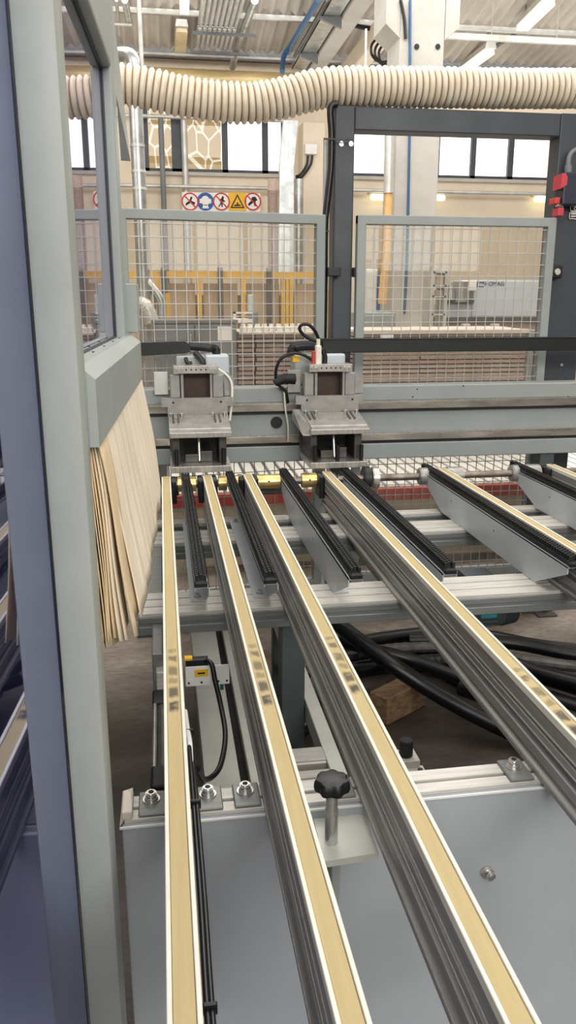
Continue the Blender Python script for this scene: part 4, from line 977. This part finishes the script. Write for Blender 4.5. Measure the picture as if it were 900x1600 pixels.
# front cabinet
fb = thing('front_cabinet', (.45, 1.3, 0), 'blue-grey sheet metal cabinet carrying the near part of the rails', 'cabinet')
b = B(); b.box(-.104, 1.6, 1.26, 1.272, 0.02, .742, .002, 1); b.box(-.104, -.095, 1.272, 1.3, .02, .69); b.build('front_panel', M['paint_blue'], fb)
b = B(); b.box(-.10, 1.6, 1.273, 1.338, .69, .742); b.build('top_profile', M['alu_side'], fb)
for y0, y1 in ((1.268, 1.296), (1.306, 1.338)):
    b = B(); b.box(-.10, 1.6, y0, y1, .742, .7505, .001, 1); b.build('profile_lip', M['alu_x'], fb)
b = B(); b.box(-.108, 1.6, 1.2575, 1.2605, .7385, .7425); b.build('panel_edge', M['white_lt'], fb)
for x in (-.052, .052, .122, .30, .42, .655, .775):
    b = B(); b.box(x-.023, x+.026, 1.27, 1.34, .7508, .757, .002, 1); q = b.build('mounting_plate', M['alu_side'], fb)
    b = B(); b.cyl((x, 1.312, .757), (x, 1.312, .760), .016, 20); b.cyl((x, 1.312, .760), (x, 1.312, .766), .0125, 20, bev=.001); b.cyl((x, 1.312, .766), (x, 1.312, .774), .0105, 20, bev=.002); b.build('cap_screw', M['zinc'], q, True)
    b = B(); b.cyl((x, 1.312, .7735), (x, 1.312, .7746), .0055, 6); b.build('hex_socket', M['slot'], q)
b = B(); b.cyl((.591, 1.262, .565), (.591, 1.252, .562), .013, 20, bev=.002); b.cyl((.594, 1.252, .562), (.596, 1.243, .56), .009, 16, bev=.001); b.build('panel_bolt', M['zinc'], fb, True)
b = B(); b.box(-.104, -.085, 1.266, 1.335, .7505, .768, .003); b.raw([V((-.108, 1.262, .742)), V((-.09, 1.27, .765)), V((-.085, 1.33, .774)), V((-.105, 1.34, .762))], [[0, 1, 2, 3]])
b.build('torn_cover', M['boardlt'], fb)
# gusset plates of the cabinet
# star knob on its bracket
kn = thing('star_knob', (.255, 1.17, .72), 'black star knob on a chrome stem fixed to the front cabinet', 'knob')
b = B(); b.prism([(.24, 1.143), (.338, 1.15), (.338, 1.262), (.243, 1.262)], 'Z', .717, .721); b.prism([(.24, 1.143), (.338, 1.15), (.338, 1.153), (.24, 1.146)], 'Z', .708, .717); b.build('bracket_plate', M['channel'], kn)
b = B(); b.box(.266, .282, 1.20, 1.258, .58, .717, .002, 1); b.build('bracket_rib', M['paint'], kn)
b = B(); b.lathe([(.0115, .721), (.0115, .79), (.0105, .792), (.0105, .83)], (.262, 1.19, 0), 24); b.build('stem', M['zinc'], kn, True)
b = B(); rings = []
seg = 56
for z, s in ((.822, .32), (.824, .7), (.829, .95), (.836, 1.), (.844, .98), (.850, .86), (.853, .5), (.8535, .1)):
    rings.append([b.bm.verts.new(V((.262+math.cos(2*math.pi*k/seg)*.0325*s*(1-.15*(.5+.5*math.cos(7*2*math.pi*k/seg))), 1.19+math.sin(2*math.pi*k/seg)*.0325*s*(1-.15*(.5+.5*math.cos(7*2*math.pi*k/seg))), z))) for k in range(seg)])
for a, c in zip(rings, rings[1:]):
    for k in range(seg): b.bm.faces.new([a[k], a[(k+1) % seg], c[(k+1) % seg], c[k]])
b.bm.faces.new(rings[0][::-1]); b.bm.faces.new(rings[-1]); b.build('knob_head', M['black'], kn, True)
# sensor bracket with cable
sb = thing('sensor_bracket', (.09, 1.97, .65), 'pale grey sensor bracket with yellow sticker between the first two rails', 'sensor')
b = B(); b.box(.028, .145, 1.965, 1.968, .648, .705, .0008, 1); b.box(.028, .145, 1.968, 1.99, .648, .651); b.build('plate', M['white_lt'], sb)
b = B(); b.box(.052, .088, 1.9625, 1.9645, .676, .696); b.build('yellow_sticker', M['sign_yel'], sb)
b = B(); b.box(.06, .08, 1.9615, 1.9625, .684, .688); b.build('sticker_print', M['text_bk'], sb)
b = B(); b.box(.03, .09, 1.972, 1.995, .70, .722, .003); b.build('sensor_body', M['black'], sb)
b = B(); b.box(.026, .048, 1.966, 1.985, .722, .73, .002); tag(b.build('lamp', M['sign_yel'], sb), 'small yellow sensor lamp')
for x in (.036, .07, .115, .138):
    b = B(); b.cyl((x, 1.9635, .658), (x, 1.966, .658), .003, 10); b.build('hole', M['slot'], sb)
b = B(); b.cyl((.125, 1.975, .65), (.125, 1.975, .628), .005, 10); tag(b.build('connector', mat('green_plastic', (40, 110, 80), .5), sb), 'green connector')
b = B(); b.tube([V((.085, 1.975, .716)), V((.098, 1.955, .712)), V((.104, 1.93, .68)), V((.115, 1.88, .63)), V((.118, 1.78, .60)), V((.095, 1.66, .59)), V((.06, 1.6, .60)), V((.04, 1.55, .66))], .0068, 10)
tag(b.build('sensor_cable', M['hoseblk'], smooth=True), 'black sensor cable curving from the bracket to the first rail', 'cable')
# pneumatic cylinder beside first rail
pc = thing('pneumatic_cylinder', (-.045, 1.75, .6), 'pneumatic cylinder with bright rods left of the first rail', 'cylinder')
for y0, y1 in ((1.93, 2.0), (1.55, 1.63)):
    b = B(); b.box(-.062, -.005, y0, y1, .57, .63, .006); b.build('end_cap', M['black'], pc)
b = B(); b.cyl((-.034, 1.63, .6), (-.034, 1.93, .6), .022, 20); b.build('barrel', M['steel_dk'], pc, True)
for x, z in ((-.055, .62), (-.055, .58), (-.012, .62), (-.012, .58)):
    b = B(); b.cyl((x, 1.63, z), (x, 1.93, z), .006, 10); b.build('tie_rod', M['zinc'], pc, True)
b = B(); b.cyl((-.034, 1.52, .6), (-.034, 1.55, .6), .014, 14); b.cyl((-.05, 1.515, .6), (-.018, 1.515, .6), .013, 12); b.build('clevis', M['black'], pc, True)
b = B(); b.box(-.05, .02, 2.0, 2.06, .57, .68, .004); b.build('mounting_block', M['alu_x'], pc)
b = B(); b.box(-.06, -.03, 2.03, 2.24, .6, .72, .003); b.build('mounting_arm', M['alu_side'], pc)
# cable bundle along first rail
cbn = thing('cable_bundle', (.03, 1., .8), 'two black cables tied along the right side of the first rail', 'cable')
for k, dx in enumerate((0, .006)):
    b = B(); b.tube([V((.022+dx, 1.62, .72)), V((.024+dx, 1.55, .745)), V((.023+dx, 1.40, .79-.02*k)), V((.023+dx, 1.25, .80)), V((.024+dx, 1.0, .80)), V((.023+dx, .8, .80)), V((.024+dx, .5, .80))], .0042, 10); b.build('cable', M['hoseblk'], cbn, True)
for y in (1.56, 1.22, .80): b = B(); b.box(.018, .036, y, y+.006, .792 if y < 1.5 else .735, .81 if y < 1.5 else .752, .0015, 1); b.build('cable_tie', M['black'], cbn)
b = B(); b.tube([V((.02, 1.7, .72)), V((.022, 1.6, .735)), V((.024, 1.46, .775)), V((.023, 1.38, .765)), V((.024, 1.3, .735))], .006, 10); tag(b.build('pale_hose', M['white_lt'], cbn, True), 'pale grey air hose')
# rubber bumper
rb = thing('rubber_bumper', (.63, 1.78, .45), 'black rubber bumper on an aluminium block right of the third rail', 'bumper')
p = at(634, 1180, Z=.50)
b = B(); b.cyl((p.x, p.y, .50), (p.x, p.y, .545), .018, 20, bev=.002); b.build('buffer', M['rubber'], rb, True)
b = B(); b.box(p.x-.06, p.x+.03, p.y-.03, p.y+.03, .48, .50, .002); b.box(p.x-.06, p.x+.04, p.y-.09, p.y-.02, .45, .48, .002); b.build('block', M['alu_x'], rb)
b = B(); b.cyl((p.x+.022, p.y-.055, .48), (p.x+.022, p.y-.055, .492), .007, 8); b.build('screw', M['black'], rb)
b = B(); b.box(p.x-.06, p.x+.03, p.y-.08, p.y+.02, 0, .45, .004); b.build('post', M['dkgreen'], rb)
# electric motor under the crossbar
mo = thing('electric_motor', (1.1, 2.62, .6), 'dark grey electric motor with a teal label under the crossbar', 'motor')
y = 2.62; z = at(770, 948, Y=y).z; xa, xb = at(735, 955, Y=y).x, at(802, 955, Y=y).x
b = B(); b.cyl((xa-.1, y, z), (xb-.05, y, z), .07, 24, bev=.004)
for k in range(14): a = math.pi*2*k/14; b.box(xa-.08, xb-.09, y+math.cos(a)*.07-.003, y+math.cos(a)*.07+.003, z+math.sin(a)*.07-.004, z+math.sin(a)*.07+.004)
b.build('motor_body', M['dkgreen'], mo)
b = B(); b.cyl((xb-.06, y, z), (xb, y, z), .073, 24, r2=.062, bev=.004); b.build('fan_cover', M['dark'], mo, True)
b = B(); b.box(xa+.01, xa+.07, y-.078, y-.06, z-.01, z+.03); b.build('teal_label', M['teal'], mo)
b = B(); b.box(xa-.04, xb-.1, y-.05, y+.05, z+.06, .689, .004); b.build('mounting_foot', M['dark'], mo)
b = B(); p = at(850, 958, Z=0); b.box(p.x-.06, p.x+.05, p.y-.06, p.y+.06, 0, .01, .002); b.box(p.x-.06, p.x+.04, p.y+.02, p.y+.035, .01, .06); b.cyl((p.x, p.y, .01), (p.x, p.y, .03), .012, 12)
tag(b.build('floor_bracket', M['steel_dk']), 'dark angle bracket bolted to the floor beneath the right crossbar', 'bracket')

# hoses and wood on the floor
def hose(pts, r, label, ribbed=False, m=None):
    b = B(); b.tube(pts, r, 12, 14, rf=(lambda i, p: r*(1+.08*(i % 2))) if ribbed else None)
    return tag(b.build('corrugated_conduit' if ribbed else 'black_hose', m or M['hoseblk'], smooth=not ribbed), label, 'hose')
g = lambda px, py, z: at(px, py, Z=z)
hose([g(505, 955, .35), g(540, 985, .32), g(600, 1030, .26), g(660, 1070, .18), g(720, 1105, .12), g(790, 1140, .06), g(850, 1165, .06)], .034, 'thick black hose slanting across above the wooden block')
hose([g(540, 1010, .08), g(600, 998, .08), g(680, 990, .08), g(760, 995, .08), g(840, 1010, .08), g(930, 1020, .08)], .035, 'uppermost black hose of the floor bundle running to the right edge')
hose([g(530, 1030, .07), g(600, 1020, .07), g(680, 1015, .07), g(790, 1040, .07), g(940, 1085, .07)], .036, 'black hose of the floor bundle just below the ribbed conduit')
hose([g(520, 1055, .045), g(600, 1040, .045), g(700, 1040, .05), g(800, 1075, .05), g(940, 1120, .05)], .04, 'black hose in the middle of the floor bundle behind the wooden block')
hose([g(700, 1050, .04), g(800, 1095, .04), g(930, 1150, .04)], .04, 'lowest black hose of the floor bundle at the right edge')
hose([g(560, 1020, .12), g(640, 1012, .13), g(740, 1012, .14), g(810, 1030, .14), g(930, 1045, .14)], .024, 'ribbed grey conduit lying on top of the black hose bundle', True, M['steel_dk'])
hose([g(600, 1040, .11), g(680, 1032, .11), g(740, 1035, .1)], .028, 'short ribbed black conduit among the hoses left of the fourth rail', True)
hose([g(437, 1010, .2), g(470, 1050, .16), g(487, 1100, .12), g(478, 1130, .08), g(455, 1135, .06), g(440, 1120, .05)], .02, 'black hose looping down right of the dark leg')
hose([g(440, 1040, .2), g(475, 1050, .2), g(500, 1045, .2), g(530, 1030, .2)], .024, 'black hose crossing behind the narrow pale channel')
hose([g(450, 1150, .06), g(478, 1140, .05), g(492, 1110, .05), g(500, 1080, .05)], .022, 'black hose end beside the red fitting on the floor')
hose([g(690, 1010, .13), g(760, 1022, .14), g(840, 1050, .13), g(940, 1075, .12)], .03, 'glossy black hose lying on the bundle right of the fourth rail')
hose([g(640, 1000, .15), g(720, 1000, .16), g(800, 1005, .15), g(880, 1020, .14), g(940, 1030, .13)], .03, 'black hose along the top rear of the floor bundle')
hose([g(720, 1075, .1), g(800, 1100, .11), g(870, 1118, .11), g(940, 1140, .1)], .034, 'black hose near the front of the bundle at the right edge')
hose([g(530, 1000, .2), g(570, 1012, .19), g(640, 1030, .14), g(720, 1060, .1)], .028, 'black hose rising to the left end of the floor bundle')
b = B(); p = g(449, 1150, .1); b.box(p.x-.012, p.x+.012, p.y-.012, p.y+.012, 0, .11, .003); tag(b.build('red_fitting', M['red']), 'small red hose fitting standing beside the second rail', 'fitting')
a = g(574, 1100, .0); wb = B()
q0, q1, q2, q3 = g(577, 1080, .12), g(607, 1092, .12), g(668, 1062, .12), g(640, 1050, .12)
wb.raw([V((v.x, v.y, z)) for z in (0, .12) for v in (q0, q1, q2, q3)], [[3, 2, 1, 0], [4, 5, 6, 7], [0, 1, 5, 4], [1, 2, 6, 5], [2, 3, 7, 6], [3, 0, 4, 7]])
bmesh.ops.bevel(wb.bm, geom=list(wb.bm.edges), offset=.005, segments=1, affect='EDGES')
tag(wb.build('wooden_block', M['wood']), 'rough wooden block lying on the floor under the third rail', 'block')

# ================================================================== LEFT GUARD ENCLOSURE
_d = V((.037, 1, 0)).normalized(); _u = V((_d.y, -_d.x, 0)); _o = V((-.157, 1.05, 0))
TU = lambda v: _o+_u*v.x+_d*v.y+V((0, 0, v.z))
en = thing('guard_enclosure', (-.157, 1.05, 0), 'tall grey machine guard with window pane and hood filling the left side', 'machine guard')
def ebox(name, m, *a, bev=.006, parent=en, smooth=False):
    b = B(TU); b.box(*a, bev) ; return b.build(name, m, parent, smooth)
ebox('near_post', M['paint_post'], 0, .053, 0, .06, 0, 3.2, bev=.008, smooth=True)
ebox('far_post', M['paint'], .0005, .036, .955, 1.04, 1.46, 3.2)
ebox('top_rail', M['paint'], .001, .0355, .06, .955, 2.15, 3.2)
ebox('window_sill', M['paint_post'], .0, .0355, .0605, .954, 1.535, 1.563, bev=.0)
b = B(TU); b.box(.008, .012, .06, .955, 1.56, 2.15); tag(b.build('window_pane', M['pane_win'], en), 'clear reflective window pane')
b = B(TU); b.box(.0125, .015, .06, .955, 1.563, 1.567); b.box(.0125, .016, .948, .955, 1.565, 2.15); b.box(.0125, .016, .06, .955, 2.143, 2.15); b.build('pane_seal', M['dark'], en)
b = B(TU); b.box(-.004, .0, -1.6, .0, 0.0, 3.2); tag(b.build('side_pane', M['pane'], en), 'blue tinted reflective side pane')
# hood below the window
b = B(TU)
hx0, hx1, hz0, hz1 = .030, .065, 1.455, 1.565
b.prism([(hx0, hz0), (hx0, hz1), (hx1-.02, hz1), (hx1, hz1-.018), (hx1, hz0), (hx1-.003, hz0), (hx1-.003, hz1-.02), (hx1-.021, hz1-.003), (hx0+.003, hz1-.003), (hx0+.003, hz0)], 'Y', .062, 1.06)
b.prism([(hx0, hz0), (hx0, hz1), (hx1-.02, hz1), (hx1, hz1-.018), (hx1, hz0)], 'Y', .058, .062)
b.build('hood', M['paint'], en)
for v in (.2, .38, .56, .74, .9):
    b = B(TU); b.cyl((.027, v, 1.563), (.027, v, 1.565), .0028, 10); b.build('sill_screw', M['steel_dk'], en)
b = B(TU); b.box(.0, .06, 1.065, 1.16, 1.57, 1.69, .003); b.build('end_box', M['paint'], en)
# upper deflector flap
A_, B_, C_, D_, E_ = at(182, 150, Y=2.12), at(165, -60, Y=2.12), at(168, -60, Y=2.3), at(204, 252, Y=2.3), at(189, 251, Y=2.12)
b = B(); b.raw([A_, B_, C_, D_], [[0, 1, 2, 3]]); b.build('deflector_flap', M['paint'], en)
b = B(); b.raw([A_, D_, E_], [[0, 1, 2]]); tag(b.build('flap_underside_shade', M['dark'], en), 'triangular underside of the flap with its shade painted dark')  # shade under the flap put in as a dark coloured face
ebox('dark_backing', M['inside'], -1.0, -.98, -1.6, 2.2, 0, 3.2)  # unseen dark backing, added so bright surroundings don't show through the pane
ebox('rear_panel', M['inside'], -.98, -.27, 2.2, 2.22, 0, 3.2)  # added dark backing too, blocks the hall behind the pane
ebox('inner_floor_box', M['inside'], -.9, -.3, -.6, 1.2, 0, .7)
# felt dust curtain hanging under the hood
cu = thing('felt_curtain', TU(V((.08, .5, 1.46))), 'cream felt strip curtain hanging under the grey hood', 'curtain')
def strip(v0, v1, ztop, zbot, u0, u1, name, m, ph, wav=.004, n=12, flare_v=0., lean=0.):
    b = B(TU); vs = []; fs = []; nv = 8; nz = n
    for i in range(nv+1):
        a = i/nv
        for j in range(nz+1):
            t_ = j/nz; u = u0+(u1-u0)*t_**.8+wav*math.sin(math.pi*2*(a*1.0)+ph)*(.25+.9*t_)+.0015*math.sin(7*t_+ph)+lean*(.5-a)*(.3+.7*t_)
            v = v0+(v1-v0)*a+flare_v*t_; z = ztop+(zbot-ztop)*t_-.012*t_*math.sin(math.pi*a)
            vs.append(V((u, v, z)))
    k = nz+1
    for i in range(nv):
        for j in range(nz): fs.append([i*k+j, (i+1)*k+j, (i+1)*k+j+1, i*k+j+1])
    b.raw(vs, fs); o = b.build(name, m, cu, True)
    md = o.modifiers.new('thick', 'SOLIDIFY'); md.thickness = .0016; return o
ns = 10
for k in range(ns):
    v0 = .19+k*.088
    strip(v0, v0+.115, 1.464, 1.150+.006*math.sin(k*2.1), .053+.0006*k, .099+.002*math.sin(k*1.7), 'curtain_strip', M['felt'], 1.2+.3*k, .0015, lean=-.006)
for k in range(9):
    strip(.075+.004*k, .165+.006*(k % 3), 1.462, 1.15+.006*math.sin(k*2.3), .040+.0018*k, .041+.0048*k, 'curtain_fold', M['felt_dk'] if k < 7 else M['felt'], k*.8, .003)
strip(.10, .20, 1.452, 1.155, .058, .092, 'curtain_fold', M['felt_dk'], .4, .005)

# ================================================================== REST OF THE HALL
b = B(); RY = -9.0
rw = [(-6., -2.5), (-1.2, 2.3), (3.6, 7.1), (8.4, 11.9)]
b.box(-9, 15, RY-.3, RY, 0, 2.2); b.box(-9, 15, RY-.3, RY, 3.9, 7.2)
for a_, c_ in zip([-9]+[q[1] for q in rw], [q[0] for q in rw]+[15]): b.box(a_, c_, RY-.3, RY, 2.2, 3.9)
struct(b.build('wall_rear', M['cream']))
for i, (a_, c_) in enumerate(rw):
    f = B(); f.box(a_, c_, RY-.15, RY-.08, 2.2, 2.27); f.box(a_, c_, RY-.15, RY-.08, 3.83, 3.9)
    for x in (a_+.03, (2*a_+c_)/3, (a_+2*c_)/3, c_-.03): f.box(x-.04, x+.04, RY-.15, RY-.08, 2.2, 3.9)
    o = struct(f.build('window_%d' % (4+i), M['dark'])); g_ = B(); g_.box(a_, c_, RY-.12, RY-.115, 2.2, 3.9); g_.build('window_pane', M['glass'], o)
b = B(); b.box(15, 15.3, RY, WY+.3, 0, 7.2); struct(b.build('wall_right', M['cream']))
b = B(); b.box(-9.3, -9, RY, WY+.3, 0, 7.2); struct(b.build('wall_left', M['cream']))
b = B(); b.box(-9, 15, RY, 10.8, 6.7, 6.75); struct(b.build('ceiling', M['sheet']))

# ================================================================== LIGHT
w = bpy.data.worlds.new('world'); scene.world = w; w.use_nodes = True
n = w.node_tree; bg = n.nodes['Background']; bg.inputs[0].default_value = (1., .985, .96, 1); bg.inputs[1].default_value = 2.6
def area(name, loc, rot, sx, sy, e, c=(1, .97, .92)):
    l = bpy.data.lights.new(name, 'AREA'); l.shape = 'RECTANGLE'; l.size = sx; l.size_y = sy; l.energy = e; l.color = c
    o = bpy.data.objects.new(name, l); col.objects.link(o); o.location = loc; o.rotation_euler = rot; return o
R_ = math.radians
area('roof_light', (1.2, 2.2, 5.6), (0, 0, 0), 7, 8, 330)
area('roof_light_far', (3, 9.6, 6.3), (R_(22), 0, 0), 12, 4, 720)
area('table_fill', (1.8, 5.5, 5.0), (0, 0, 0), 4, 2, 90)  # added fill to whiten the slatted table, no real fitting here
area('left_fill', (-4.5, 3.0, 4.6), (0, R_(-58), 0), 3, 7, 150)  # added side fill for left-facing surfaces, no window stands there
area('front_fill', (.8, -3.2, 4.2), (R_(52), 0, 0), 6, 3, 110)  # added fill behind the camera for post and cabinet fronts
area('rear_fill', (1.2, -5.0, 4.1), (R_(70), 0, 0), 7, 1.2, 300)  # added lamp behind the camera to brighten front faces, not window daylight
area('ceiling_fill', (3, 12.5, 3.4), (R_(180), 0, 0), 12, 4, 160)  # added uplight that brightens the ceiling sheets
scene.view_settings.view_transform = 'Standard'
scene.view_settings.look = 'None'
scene.view_settings.exposure = 0.
